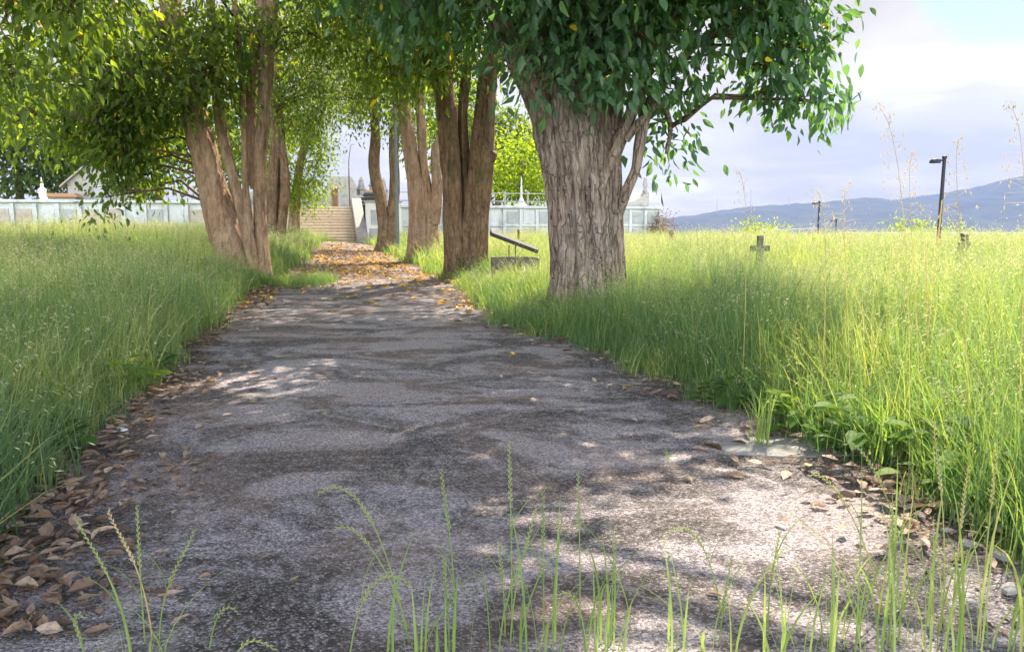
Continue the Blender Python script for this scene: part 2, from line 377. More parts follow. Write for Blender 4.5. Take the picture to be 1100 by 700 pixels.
def sweep(pts, rad, n=28, sub=8, lobes=.12, fine=.03, seed=0, flare=0.0, ridge=0.0):
    """fluted trunk along a smooth curve."""
    pts = np.array([list(p) for p in pts]); rad = np.array(rad); m = len(pts)
    # catmull-rom resample
    T = np.linspace(0, m - 1, (m - 1) * sub + 1); C = []; Q = []
    for t in T:
        k = min(int(t), m - 2); f = t - k
        p0, p1, p2, p3 = pts[max(k - 1, 0)], pts[k], pts[k + 1], pts[min(k + 2, m - 1)]
        C.append(.5 * ((2 * p1) + (-p0 + p2) * f + (2 * p0 - 5 * p1 + 4 * p2 - p3) * f * f + (-p0 + 3 * p1 - 3 * p2 + p3) * f ** 3))
        Q.append(rad[k] * (1 - f) + rad[k + 1] * f)
    C = np.array(C); Q = np.array(Q); rs = np.random.default_rng(seed)
    ph = rs.uniform(0, 6.28, 8); vs = []; X = None; seglen = np.concatenate([[0], np.cumsum(np.linalg.norm(np.diff(C, axis=0), axis=1))])
    for i in range(len(C)):
        t = C[min(i + 1, len(C) - 1)] - C[max(i - 1, 0)]; t = t / np.linalg.norm(t)
        if X is None:
            X = np.array([1., 0.1, 0]);
        X = X - t * X.dot(t); X /= np.linalg.norm(X); Yv = np.cross(t, X)
        s = seglen[i]; fl = flare * math.exp(-s / .45)
        for k in range(n):
            a = 2 * math.pi * k / n
            q = 1 + lobes * (math.cos(3 * a + ph[0] + s * .35) * .6 + math.cos(5 * a + ph[1] - s * .5) * .5 + math.cos(2 * a + ph[2] + s * .2) * .4)
            q += fl * (1 + .8 * math.cos(5 * a + ph[3]) + .4 * math.cos(3 * a + ph[4]))
            d = X * math.cos(a) + Yv * math.sin(a); p = C[i] + d * Q[i]
            if n > 60: q += .035 * math.cos(7 * a + ph[5] + s * .25) + .03 * math.cos(11 * a + ph[6] - s * .4)
            q += fine * 3 * noise.noise(Vector((p[0] * 5, p[1] * 5, p[2] * 1.2 + seed))) + fine * 1.5 * noise.noise(Vector((p[0] * 14, p[1] * 14, p[2] * 2.4)))
            if ridge:
                nn = noise.noise(Vector((math.cos(a) * 2.6 + .25 * math.sin(s * 1.3), math.sin(a) * 2.6, s * .22 + seed))); q -= ridge * max(0, .16 - abs(nn)) / .16
                nn = noise.noise(Vector((math.cos(a) * 6.5, math.sin(a) * 6.5, s * .5 + seed + 9))); q -= ridge * .45 * max(0, .15 - abs(nn)) / .15
            vs.append(C[i] + d * Q[i] * q)
    fs = []
    for i in range(len(C) - 1):
        for k in range(n):
            a = i * n + k; b = i * n + (k + 1) % n; fs.append((a, b, b + n, a + n))
    fs.append(tuple(range(len(vs) - n, len(vs))))
    return vs, fs, C, Q

def make_tree(name, label, cat, base, stems, blobs, leafm, barkm, leaf_len, per_cluster, group=None, detail=True, gaps=(), seed=0, droop=.75, nlobe=.12, spread=.33, tw=True, n=28, hole=-.12, nsc=.55, yel=.006):
    rs = np.random.default_rng(seed); root = thing(name, label, cat, base, group=group)
    mb = MB(); skel = []
    for si, st in enumerate(stems):
        pts = [P(p[0], p[1], p[2]) for p in st]; rad = [p[3] / F * p[2] for p in st]
        vs, fs, C, Q = sweep(pts, rad, n=n if rad[0] > .12 else 12, lobes=nlobe if rad[0] > .15 else .06, seed=seed * 7 + si, sub=16 if n > 60 else 8, ridge=(.2 if n > 60 else .09) if rad[0] > .12 else 0, flare=.32 if si < 2 and st[0][1] > 255 else 0)
        mb.add(vs, fs); skel += [(c, q) for c, q in zip(C[len(C) // 3:], Q[len(C) // 3:])]
    mb.build('trunk', barkm, root, smooth=True, world=True)
    sk = np.array([s[0] for s in skel])
    # foliage clusters
    cl = []; outw = []
    for (c, r, num) in blobs:
        c = np.array(c); r = np.array(r); k = 0; tries = 0
        while k < num and tries < num * 12:
            tries += 1
            d = rs.normal(size=3); d /= np.linalg.norm(d)
            rr = rs.uniform(.12, 1) ** .42
            p = c + d * r * rr
            if noise.noise(Vector(p) * nsc + Vector((seed, 0, 0))) < hole: continue
            if p[2] < gz(p[0], p[1]) + .4: continue
            ok = True
            for (gp, gr) in gaps:        # openings in the crown
                w = p - np.array(gp); s = np.array(sun_to); w = w - s * w.dot(s)
                if np.linalg.norm(w) < gr * (1 + .5 * noise.noise(Vector(p) * 1.3)): ok = False; break
            if not ok: continue
            cl.append(p); outw.append(d); k += 1
    cl = np.array(cl); outw = np.array(outw)
    # boughs and twigs
    if tw:
        tb = MB(); nb = max(4, len(cl) // 14)
        cen = cl[rs.choice(len(cl), nb, replace=False)].copy()
        for _ in range(3):
            dd = ((cl[:, None] - cen[None]) ** 2).sum(-1); own = dd.argmin(1)
            for k in range(nb):
                if (own == k).any(): cen[k] = cl[own == k].mean(0)
        for k in range(nb):
            tgt = cen[k]; d2 = ((sk - tgt) ** 2).sum(-1) + 3.0 * np.maximum(0, sk[:, 2] - tgt[2] + .3) ** 2
            s = sk[d2.argmin()]; dist = np.linalg.norm(tgt - s)
            mid = (s * .5 + tgt * .5) + np.array([rs.normal() * .08, rs.normal() * .08, .12]) * dist
            q0 = s * .72 + mid * .28 + rs.normal(size=3) * .03 * dist
            pts = [s, q0, mid, mid * .4 + tgt * .6 + rs.normal(size=3) * .04 * dist, tgt]
            r0 = min(.014 * dist + .012, .07)
            tb.tube([Vector(p) for p in pts], [r0, r0 * .85, r0 * .65, r0 * .45, r0 * .3], 6)
            for p in cl[own == k]:
                a = pts[3] if rs.random() < .5 else tgt
                m2 = (np.array(a) + p) / 2 + np.array([0, 0, .10 * np.linalg.norm(p - a)]) + rs.normal(size=3) * .04
                tb.tube([Vector(a), Vector(m2), Vector(p)], [.009, .007, .004], 4)
        tb.build('branches', M['twig'], root, world=True)
    nL = len(cl) * per_cluster; idx = np.repeat(np.arange(len(cl)), per_cluster)
    off = rs.normal(size=(nL, 3)) * np.array([1, 1, .8]) * spread
    pos = cl[idx] + off
    ax = unit(off) * .45 + outw[idx] * .35 + rs.normal(size=(nL, 3)) * .48 + np.array([0, 0, -droop])
    nr = rs.normal(size=(nL, 3)) * .55 + outw[idx] * .5 + np.array([0, 0, .55])
    L = leaf_len * rs.uniform(.42, 1.18, nL); W = L * rs.uniform(.38, .50, nL)
    v, f, k = leaf_arrays(pos, ax, nr, L, W, detail)
    ctint = rs.uniform(0, .72, len(cl)); t = np.clip(ctint[idx] * .6 + rs.uniform(0, .40, nL), 0, .93)
    odd = rs.random(nL); t[odd > 1 - yel] = 1.0; t[(odd > 1 - 3 * yel) & (odd <= 1 - yel)] = .95
    me = npmesh('crown', v, f, leafm, tint=np.repeat(t, k))
    link('crown', me, root, world=True)
    return root

def blob(px, py, Y, rx, ry, rz, num): return (P(px, py, Y), (rx, ry, rz), num)
AV = 'broadleaf trees lining the path'
def gnd(px, Y):
    x = (px - CXP) / F * Y; return (x, Y, float(gz(x, Y)))
GAPS1 = [((.55, 2.75, 0), .85), ((1.25, 2.95, 0), .8), ((1.85, 3.2, 0), .6), ((.9, 2.15, 0), .75), ((-2.3, 6.1, 0), .50), ((-3.0, 6.0, 0), .35), ((4.6, 6.0, .4), 1.1), ((5.3, 8.5, .4), 1.1),
         ((-3.3, 15, 0), .5), ((-3.0, 18, 0), .6), ((-2.6, 13, 0), .4)]
# nearest tree on the right of the path
Y1 = 10.9
make_tree('avenue_tree', 'huge thick fissured trunk with glossy drooping leaves, nearest tree right of the path', 'tree', gnd(632, Y1),
    [[(629, 352, Y1, 40), (629, 320, Y1, 37), (627, 270, Y1, 35), (624, 220, Y1, 35), (619, 175, Y1, 38), (613, 135, Y1, 40), (608, 95, Y1, 38), (602, 55, Y1 - .1, 32), (585, 10, Y1 - .2, 24)],
     [(652, 350, Y1 + .2, 20), (653, 290, Y1 + .2, 18), (650, 220, Y1 + .2, 18), (647, 160, Y1 + .2, 20), (650, 110, Y1 + .2, 19), (658, 50, Y1 + .2, 16), (672, -40, Y1 + .2, 14), (690, -150, Y1, 11)],
     [(596, 130, Y1 - .1, 20), (575, 80, Y1 - .2, 20), (550, 30, Y1 - .3, 18), (532, -10, Y1 - .4, 17), (505, -90, Y1 - .6, 13), (460, -190, Y1 - 1, 8)],
     [(610, 100, Y1 - .1, 22), (622, 30, Y1 - .3, 18), (630, -60, Y1 - .8, 16), (640, -160, Y1 - 1.6, 11), (640, -260, Y1 - 2.2, 7)],
     [(612, 345, Y1 - .35, 13), (612, 290, Y1 - .35, 10), (606, 220, Y1 - .3, 9), (600, 160, Y1 - .3, 9), (590, 100, Y1 - .3, 8)],
     [(641, 350, Y1 - .38, 12), (640, 290, Y1 - .36, 9), (635, 220, Y1 - .34, 8), (632, 150, Y1 - .36, 8), (634, 90, Y1 - .4, 7)],
     [(661, 236, Y1 + .1, 7), (673, 205, Y1, 5.5), (683, 182, Y1, 5), (687, 155, Y1, 6), (695, 120, Y1, 6), (715, 85, Y1, 5), (745, 50, Y1, 4)],
     [(650, 180, Y1, 12), (662, 155, Y1 - .05, 9), (675, 128, Y1 - .1, 7), (688, 95, Y1 - .2, 6), (700, 55, Y1 - .3, 5), (730, 10, Y1 - .5, 4)],
     [(672, 150, Y1 - .1, 5), (690, 128, Y1 - .2, 4), (708, 112, Y1 - .1, 4), (720, 135, Y1 + .3, 2.5), (716, 165, Y1 + .5, 1.5)],
     [(668, 70, Y1, 13), (700, 25, Y1, 11), (750, -5, Y1, 8), (810, -20, Y1, 6), (860, -20, Y1, 4)]],
        [blob(600, -190, 10.2, 4.7, 4.8, 2.7, 2700), ((1.6, 7.0, 7.4), (3.4, 2.2, 1.7), 900), blob(540, -80, 10.5, 2.6, 2.4, 1.3, 110),
     blob(700, 0, 10.6, 1.8, 1.5, 1.2, 125), blob(800, 15, 10.6, 1.5, 1.4, 1.15, 120), blob(872, -5, 10.8, 1.0, 1.0, 1.1, 80), blob(888, 60, 10.8, .5, .5, .75, 32),
     blob(838, 88, 10.6, .8, .5, .26, 20), blob(918, -8, 10.8, .55, .7, .8, 34), blob(765, 78, 10.7, .65, .6, .4, 20), blob(708, 85, 11.6, .42, .5, .4, 14), blob(716, 155, 11.6, .28, .4, .42, 10), blob(655, 60, 9.7, .6, .35, .55, 34), blob(585, 85, 9.7, .5, .3, .3, 12), blob(625, 25, 9.6, 1.0, .4, .45, 26)],
    M['leaf_blue'], M['bark_grey'], .205, 13, AV, 2, GAPS1, 3, .8, .10, .25, yel=.004, n=110)
Y2 = 18.5
make_tree('avenue_tree', 'twin-stemmed brown tree between the huge trunk and the paler tree behind it', 'tree', gnd(500, Y2),
    [[(489, 306, Y2, 13), (489, 275, Y2, 11), (487, 230, Y2, 10.5), (485, 180, Y2, 10), (480, 125, Y2, 10), (474, 60, Y2, 9.5), (468, 0, Y2, 8.5), (462, -80, Y2, 6), (455, -160, Y2, 4)],
     [(510, 306, Y2, 15), (510, 270, Y2, 12.5), (512, 225, Y2, 12.5), (517, 180, Y2, 13), (520, 130, Y2, 11), (528, 60, Y2, 9), (543, 0, Y2, 8), (560, -70, Y2, 6)],
     [(499, 290, Y2 + .15, 9), (501, 235, Y2 + .15, 7), (500, 180, Y2 + .15, 6), (497, 120, Y2 + .1, 5), (503, 60, Y2, 5), (515, 10, Y2, 4), (520, -80, Y2, 3)],
     [(521, 178, Y2, 7), (529, 168, Y2 - .1, 5), (532, 164, Y2 - .15, 3)],
     [(478, 110, Y2, 7), (462, 60, Y2, 6), (440, 20, Y2 - .5, 5), (415, -10, Y2 - 1, 3)]],
        [blob(480, -110, 18, 4.4, 4.2, 2.6, 700), blob(425, 40, 17.3, 1.7, 1.8, 1.3, 150), blob(520, 30, 18.2, 1.5, 1.4, 1.3, 70), blob(470, 75, 17.6, .9, .8, .7, 26), blob(385, 20, 17.3, 1.3, 1.4, 1.5, 70)],
    M['leaf_green'], M['bark_dark'], .19, 15, AV, True, GAPS1, 5)
Y3 = 26.5
make_tree('avenue_tree', 'forked tree with pale brown stems, third from the camera right of the path', 'tree', gnd(455, Y3),
    [[(450, 287, Y3, 12), (450, 255, Y3, 10.5), (448, 205, Y3, 9), (441, 160, Y3, 8), (434, 115, Y3, 7), (427, 55, Y3, 5.5), (420, -20, Y3, 4)],
     [(461, 287, Y3, 10), (463, 250, Y3, 8), (460, 215, Y3, 5.5), (455, 175, Y3, 5), (452, 130, Y3, 5), (450, 70, Y3, 4), (450, 10, Y3, 3)],
     [(464, 240, Y3, 8), (469, 205, Y3, 6), (467, 165, Y3, 4.5), (475, 145, Y3, 4.5), (488, 128, Y3, 3), (500, 100, Y3, 2)]],
        [blob(430, -10, 26, 3.8, 3.6, 2.4, 720), blob(400, 85, 25.5, 1.6, 1.4, 1.4, 120), blob(450, 70, 26, 1.4, 1.2, 1.2, 50)],
    M['leaf_green'], M['bark_brown'], .2, 14, AV, False, GAPS1, 7, spread=.4)
Y4 = 35
make_tree('avenue_tree', 'slender forked tree nearest the steps on the right, beside the thin metal pole', 'tree', gnd(415, Y4),
    [[(411, 274, Y4, 7), (413, 245, Y4, 6.5), (409, 215, Y4, 6), (402, 180, Y4, 6), (403, 140, Y4, 5), (398, 90, Y4, 4), (395, 30, Y4, 3)],
     [(419, 274, Y4, 6), (420, 240, Y4, 6), (424, 200, Y4, 5), (423, 150, Y4, 5), (428, 95, Y4, 4), (432, 30, Y4, 2.5)]],
    [blob(395, 50, 35, 4.4, 3.6, 2.8, 560), blob(372, 115, 34.5, 1.6, 1.6, 1.3, 55), blob(430, 130, 35, 1.3, 1.2, 1.2, 40)],
    M['leaf_green'], M['bark_dark'], .22, 14, AV, False, GAPS1, 9, spread=.45)
YL = 16.6
make_tree('avenue_tree', 'leaning thick multi-stemmed brown tree, nearest trunk left of the path', 'tree', gnd(270, YL),
    [[(266, 314, YL, 21), (260, 290, YL, 19), (246, 255, YL, 17.5), (232, 212, YL, 15), (221, 170, YL, 13), (211, 132, YL, 12), (205, 95, YL, 11), (194, 50, YL, 10), (180, -10, YL, 9), (160, -80, YL, 7)],
     [(286, 316, YL - .1, 10), (282, 275, YL - .1, 8), (279, 230, YL, 7), (279, 175, YL, 7), (283, 115, YL, 7), (286, 55, YL, 8), (293, -10, YL, 7), (300, -90, YL, 6)],
     [(276, 300, YL - .2, 9), (267, 255, YL - .22, 7), (257, 215, YL - .15, 6), (248, 180, YL - .1, 5.5), (239, 145, YL, 6), (235, 110, YL, 6), (230, 50, YL, 5), (225, -20, YL, 4)],
     [(268, 245, YL - .2, 5), (264, 200, YL - .2, 3.5), (262, 140, YL - .2, 3), (259, 70, YL - .1, 3), (252, 0, YL, 3)],
     [(240, 310, YL + .1, 12), (240, 275, YL + .1, 9), (236, 240, YL + .1, 6), (232, 210, YL + .1, 3)],
     [(268, 200, YL + .3, 6), (268, 140, YL + .3, 6), (272, 70, YL + .3, 6), (282, 10, YL + .2, 6), (275, -60, YL + .2, 4)],
     [(212, 110, YL, 7), (185, 85, YL - .3, 5), (150, 80, YL - .6, 4), (115, 95, YL - .8, 3), (100, 130, YL - .9, 2)],
     [(200, 60, YL, 8), (160, 20, YL - .3, 7), (110, 0, YL - .6, 5), (60, 0, YL - .8, 3)]],
        [blob(200, -100, 16, 5.2, 4.2, 2.4, 430), blob(150, 70, 16.2, 1.8, 1.6, 1.3, 270), blob(165, 155, 17.0, 1.15, 1.2, 1.1, 290), blob(60, 125, 17, 1.4, 1.2, 1.0, 110), blob(232, 95, 16.1, .8, .6, .8, 46), blob(85, 60, 15.8, 1.3, 1.3, 1.1, 80), blob(105, 218, 16.2, .28, .3, .38, 8), blob(245, 20, 16, .9, .8, .9, 50), blob(320, 20, 16.5, 1.1, 1.3, .9, 60)],
    M['leaf_green'], M['bark_brown'], .19, 14, AV, True, GAPS1, 13)
YL2 = 32
make_tree('avenue_tree', 'dark forked tree behind the leaning tree on the left', 'tree', gnd(293, YL2),
    [[(292, 277, YL2, 10), (291, 245, YL2, 9), (293, 205, YL2, 7), (296, 155, YL2, 6), (296, 95, YL2, 5), (300, 30, YL2, 4)],
     [(297, 270, YL2, 6), (303, 235, YL2, 5), (306, 195, YL2, 5), (303, 155, YL2, 4), (300, 110, YL2, 3)]],
    [blob(310, 40, 32, 3.4, 3.4, 3, 430), blob(325, 110, 31.5, 1.5, 1.3, 1.5, 170), blob(265, 150, 33, 1.3, 1.3, 1.5, 45)],
    M['leaf_green'], M['bark_dark'], .21, 14, AV, False, GAPS1, 15, spread=.42)
YL3 = 38
make_tree('avenue_tree', 'small tree with bright yellow-green foliage beside the stone steps on the left', 'tree', gnd(316, YL3),
    [[(315, 272, YL3, 7), (315, 248, YL3, 6), (317, 222, YL3, 5), (322, 180, YL3, 4), (332, 140, YL3, 3)],
     [(316, 225, YL3, 3), (305, 190, YL3, 3), (300, 150, YL3, 2)]],
    [blob(318, 175, 38, 1.8, 1.8, 2.6, 430), blob(340, 115, 38, 2.0, 1.6, 1.6, 170), blob(385, 100, 40, 1.6, 1.6, 1.5, 40)],
    M['leaf_bright'], M['bark_brown'], .2, 14, AV, False, (), 17, spread=.4)
# tree leaning in from the left
make_tree('shade_tree', 'leafy boughs hanging in at the top left corner before the leaning tree', 'tree', gnd(-190, 10),
    [[(-200, 400, 10, 30), (-190, 250, 10, 24), (-170, 100, 10, 20), (-150, -50, 10, 15), (-120, -200, 10, 9)],
     [(-170, 90, 10, 14), (-90, 20, 9.8, 9), (-20, -10, 9.6, 6), (50, -10, 9.6, 4)]],
    [blob(20, 10, 9.6, 1.3, 1.0, .8, 85), blob(85, -10, 9.8, .9, .9, .55, 40), blob(-10, 90, 9.8, .45, .5, .6, 26), blob(-100, -200, 10, 3.6, 4, 2.2, 230)],
    M['leaf_green'], M['bark_brown'], .19, 13, None, True, GAPS1, 19, spread=.26)

# ------------------------------------------------------------------ cemetery terrace, steps, niche walls (frame turned 15 deg)
ANG = R(15); O0 = Vector((-12.0, 42.6, 0))
ca, sa = math.cos(ANG), math.sin(ANG)
def W(u, v, z=0.0): return Vector((O0.x + u * ca - v * sa, O0.y + u * sa + v * ca, z))
TZ = 2.45
m = MB(); m.box((0, 0, 0), (1, 1, 1))
tb_ = MB()
def slab(mb, u0, u1, v0, v1, z0, z1): mb.box(((u0 + u1) / 2, (v0 + v1) / 2, (z0 + z1) / 2), (u1 - u0, v1 - v0, z1 - z0))
slab(tb_, -60, -3.74, 1.0, 60, -1, TZ); slab(tb_, -3.74, 3.95, 4.72, 60, -1, TZ - .004); slab(tb_, 3.95, 22.6, 1.0, 60, -6, TZ)
o = tb_.build('terrace_ground', M['ground']); o.location = O0; o.rotation_euler = (0, 0, ANG)
tag(o, 'raised terrace ground behind the niche walls', 'terrace', kind='structure')
st = thing('stone_steps', 'broad flight of worn sunlit stone steps at the end of the path', 'steps', O0, ANG)
for k in range(14):
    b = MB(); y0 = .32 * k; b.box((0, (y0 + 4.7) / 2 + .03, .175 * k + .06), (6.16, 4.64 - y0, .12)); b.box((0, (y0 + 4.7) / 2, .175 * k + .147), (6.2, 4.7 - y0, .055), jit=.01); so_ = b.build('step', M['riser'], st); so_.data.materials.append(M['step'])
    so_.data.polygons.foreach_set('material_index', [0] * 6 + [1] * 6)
for s in (-1, 1):
    b = MB(); b.prism([(-.35, .0), (.35, 0), (.35, .9), (-.35, .9)], 0, 0.01)
    # sloping parapet
    q = MB(); x0, x1 = s * 3.12, s * 3.72
    prof = [(-.5, -.2), (-.5, .75), (4.6, 3.0), (5.6, 3.0), (5.6, -.2)]
    vs = [(x0, y, z) for y, z in prof] + [(x1, y, z) for y, z in prof]
    n_ = len(prof); fs = [tuple(range(n_)), tuple(range(n_, 2 * n_))[::-1]] + [(k + n_, (k + 1) % n_ + n_, (k + 1) % n_, k) for k in range(n_)]
    q.add(vs, fs); q.build('parapet', M['parapet'], st, bevel=.03)

def niche_wall(label, u0, u1, warm_from, seed, top=2.5):
    rs = random.Random(seed); t = thing('niche_wall', label, 'wall', W((u0 + u1) / 2, 0), ANG, 'whitewashed burial niche walls')
    w = u1 - u0; nP = int(round(w / 1.05)); dp = w / nP
    b = MB(); b.box((0, .55, top / 2 - .5), (w, .9, top + 1 - .15)); b.build('wall_body', M['white_wall'], t)
    b = MB(); b.box((0, .5, top), (w + .2, 1.2, .14)); b.build('coping', M['white_wall'], t, bevel=.02)
    b = MB(); b.box((0, .06, 1.28), (w - .02, .16, .10)); b.build('ledge', M['white_wall'], t, bevel=.01)
    for k in range(nP + 1):
        b = MB(); b.box((-w / 2 + k * dp, .03, top / 2 - .1), (.2, .15, top - .06)); b.build('pilaster', M['white_wall'], t, bevel=.01)
    for k in range(nP):
        for r_ in range(2):
            if rs.random() < .08: continue
            z = 1.78 if r_ else .70
            mt = M['niche_warm'] if (k / nP > warm_from and rs.random() < .8) else M['niche']
            if rs.random() < .22: mt = M['white_wall']
            b = MB(); b.box((-w / 2 + (k + .5) * dp, .085, z), (dp - .34, .06, .74 if r_ else .8)); b.build('niche_slab', mt, t, bevel=.008)
    return t
niche_wall('long whitewashed niche wall behind the meadow on the left', -30, -3.85, .55, 1, 2.55)
niche_wall('whitewashed niche wall with square slabs right of the stone steps', 5.75, 22.3, 2, 2, 2.4)
t = thing('niche_block', 'white block with one grey niche beside the step parapet', 'wall', W(4.72, -.1), ANG)
b = MB(); b.box((0, .6, 1.1), (1.98, 1.2, 3.0)); b.build('wall_body', M['white_paint'], t, bevel=.02)
b = MB(); b.box((0, .6, 2.66), (2.1, 1.4, .12)); b.build('coping', M['granite'], t, bevel=.02)
b = MB(); b.box((-.3, -.02, 1.75), (.95, .06, .85)); b.build('niche_slab', M['niche'], t, bevel=.01)
b = MB(); b.box((-.2, -.02, .6), (1.35, .06, 1.05)); b.build('lower_slab', M['niche'], t, bevel=.01)

# terrace railing
t = thing('railing', 'pale railing with posts along the terrace above the right niche wall', 'railing', W(11, 2.0, TZ), ANG)
for z in (.35, .85):
    b = MB(); b.tube([(-6, 0, z), (6, 0, z)], .035, 6); b.build('rail', M['granite'], t)
for k in range(9):
    b = MB(); b.box((-6 + 1.5 * k, 0.0, .48), (.11, .11, .98)); b.build('post', M['granite'], t, bevel=.01)
# pale plinth cross
def cross(name, label, loc, h, arm, th, mat, rz=0, wear=0.0, plinth=0, armz=.68, group=None):
    t = thing(name, label, 'cross', loc, rz, group)
    b = MB(); b.box((0, 0, h / 2 - .1), (th, th * .8, h + .2)); b.build('upright', mat, t, bevel=th * .08, wear=wear)
    b = MB(); b.box((0, 0, h * armz), (arm, th * .8 + .006, th)); b.build('crossbar', mat, t, bevel=th * .08, wear=wear)
    if plinth:
        b = MB(); b.box((0, 0, plinth * .25), (plinth * 2.4, plinth * 1.6, plinth * .5)); b.box((0, 0, plinth * .7), (plinth * 1.4, plinth, plinth * .44)); b.build('plinth', mat, t, bevel=.02)
    return t
p = P(560, 214, 49); t = thing('white_spire', 'slim white spire with a flared base standing above the right niche wall', 'monument', (p.x, p.y, TZ), ANG)
b = MB(); b.lathe((0, 0, 0), [(.5, 0), (.5, .12), (.3, .22), (.17, .45), (.1, .62)], 10); b.build('base', M['white_paint'], t, smooth=False)
b = MB(); b.lathe((0, 0, .6), [(.085, 0), (.06, .6), (.075, .66), (.045, .72), (.03, 1.25), (.005, 1.4)], 8); b.build('shaft', M['white_paint'], t)
p = gnd(815, 15.6); cross('stone_cross', 'lichened stone cross standing in the tall grass on the right', p, 1.09, .40, .115, M['lichen'], R(6), .008, 0, .76)
p = gnd(557, 26); cross('iron_cross', 'rusty iron grave cross in the grass behind the tilted board', p, 1.15, .36, .07, M['rust'], R(-4), 0, 0, .66)
# end mausoleum
p = W(20.9, 1.2, 2.45); t = thing('mausoleum', 'grey curved gable with a finial over the far right end of the niche wall', 'mausoleum', p, ANG)
ol = [(-1.1, 0), (1.15, 0), (1.15, 1.0), (.95, 1.05), (.75, .85), (.45, .6), (.1, .42), (-.4, .34), (-1.1, .28)]
b = MB(); b.prism(ol, 0, .6); b.build('gable', M['granite'], t, bevel=.02)
b = MB(); b.lathe((.98, .3, 1.0), [(.16, 0), (.18, .1), (.09, .2), (.14, .35), (.17, .5), (.1, .72), (.11, .82), (.08, .95), (.01, 1.02)], 12); b.build('finial', M['granite'], t, smooth=True)
b = MB(); b.lathe((-.95, .3, .27), [(.12, 0), (.12, .06), (.06, .12), (.15, .3), (.12, .42), (.03, .55)], 12); b.build('urn', M['granite'], t, smooth=True)
# monuments over the steps
p = P(367, 222, 58); t = thing('domed_tomb', 'grey stepped tomb against the sky above the steps', 'tomb', (p.x, p.y, TZ), ANG)
b = MB(); b.box((0, 0, .55), (3.4, 2.4, 1.1)); b.build('base', M['granite'], t, bevel=.03)
b = MB(); b.box((-.1, 0, 1.35), (2.4, 2.0, .5)); b.build('cornice', M['granite'], t, bevel=.03)
b = MB(); b.prism([(-1.2, 1.6), (1.2, 1.6), (.75, 2.5), (-.75, 2.5)], -1, 1); b.build('roof', M['granite'], t, bevel=.02)
p = P(400, 222, 60); t = thing('gothic_monument', 'weathered gothic monument with pinnacles behind the slender tree', 'monument', (p.x, p.y, TZ), ANG)
b = MB(); b.box((0, 0, .5), (2.2, 2.0, 1.0)); b.build('base', M['granite'], t, bevel=.03)
for (x, y, hh) in ((-.85, -.8, 1.7), (.85, -.8, 1.6), (-.85, .8, 1.7), (.85, .8, 1.6), (0.1, 0, 2.7)):
    b = MB(); b.lathe((x, y, .95), [(.3, 0), (.3, hh * .35), (.4, hh * .38), (.28, hh * .42), (.13, hh * .75), (.17, hh * .78), (.02, hh)], 6); b.build('pinnacle', M['granite'], t)
p = P(399, 222, 50); t = thing('slatted_tomb', 'dark layered stone tomb roof above the white niche block', 'tomb', (p.x, p.y, TZ), ANG)
for k in range(5):
    b = MB(); b.box((0, 0, .1 + .24 * k), (2.0 - .32 * k, 1.4 - .2 * k, .17)); b.build('layer', M['metal'] if k < 4 else M['roof'], t, bevel=.01)
b = MB(); b.box((0, 0, .5), (.8, .7, 1.0)); b.build('core', M['tomb'], t)
o = W(-1.2, 6.0, TZ); t = thing('terrace_parapet', 'low grey parapet wall at the top of the stone steps', 'wall', o, ANG)
b = MB(); b.box((0, 0, .4), (5.5, .3, .8)); b.build('wall_body', M['granite'], t, bevel=.02)
b = MB(); b.box((0, 0, .84), (5.7, .42, .09)); b.build('coping', M['granite'], t, bevel=.015)
p = P(360, 222, 47.9); b = MB(); b.box((0, 0, .55), (.36, .36, 1.1)); b.box((0, 0, 1.14), (.48, .48, .1)); o = b.build('gate_post', M['rust'], bevel=.02); o.location = (p.x, p.y, TZ); tag(o, 'rusty brown gate post at the top of the steps', 'post')
p = P(376, 222, 52); t = thing('thin_mast', 'thin bent metal mast rising against the sky above the steps', 'mast', (p.x, p.y, TZ))
b = MB(); b.tube([(0, 0, 0), (-.02, 0, 2), (.0, 0, 3.2), (.15, 0, 4.2)], [.05, .045, .03, .02], 6); b.build('pole', M['rust'], t)
b = MB(); b.tube([(.15, 0, 4.2), (.28, 0, 4.32), (.42, 0, 4.3)], [.02, .02, .015], 6); b.build('bracket', M['rust'], t)
# left of the terrace
p = P(46, 213, 44); t = thing('white_pinnacle', 'pale carved pinnacle standing above the left niche wall', 'monument', (p.x, p.y, TZ), ANG)
b = MB(); b.box((0, 0, .17), (.6, .6, .35)); b.build('plinth', M['white_paint'], t, bevel=.02)
b = MB(); b.lathe((0, 0, .35), [(.24, 0), (.27, .08), (.19, .16), (.22, .42), (.25, .55), (.15, .64), (.09, .7), (.1, .85), (.05, .92), (.035, 1.2), (.01, 1.28)], 8); b.build('shaft', M['white_paint'], t)
p = P(72, 213, 50); t = thing('low_tomb_house', 'low tomb house with an orange tiled roof beyond the left niche wall', 'tomb', (p.x, p.y, TZ), ANG)
b = MB(); b.box((0, 0, .3), (1.9, 3, .7)); b.build('wall_body', M['granite'], t, bevel=.02)
b = MB(); b.prism([(-1.1, .65), (1.1, .65), (.9, .88), (-.9, .88)], -1.7, 1.7); b.build('roof', M['roof'], t)
p = P(118, 213, 52); t = thing('gabled_chapel', 'grey gabled chapel half hidden by hanging foliage on the left', 'chapel', (p.x, p.y, TZ), ANG)
b = MB(); b.prism([(-2.0, -.2), (2.0, -.2), (2.0, 1.6), (0, 3.4), (-2.0, 1.6)], -2, 2); b.build('wall_body', M['granite'], t)
b = MB()
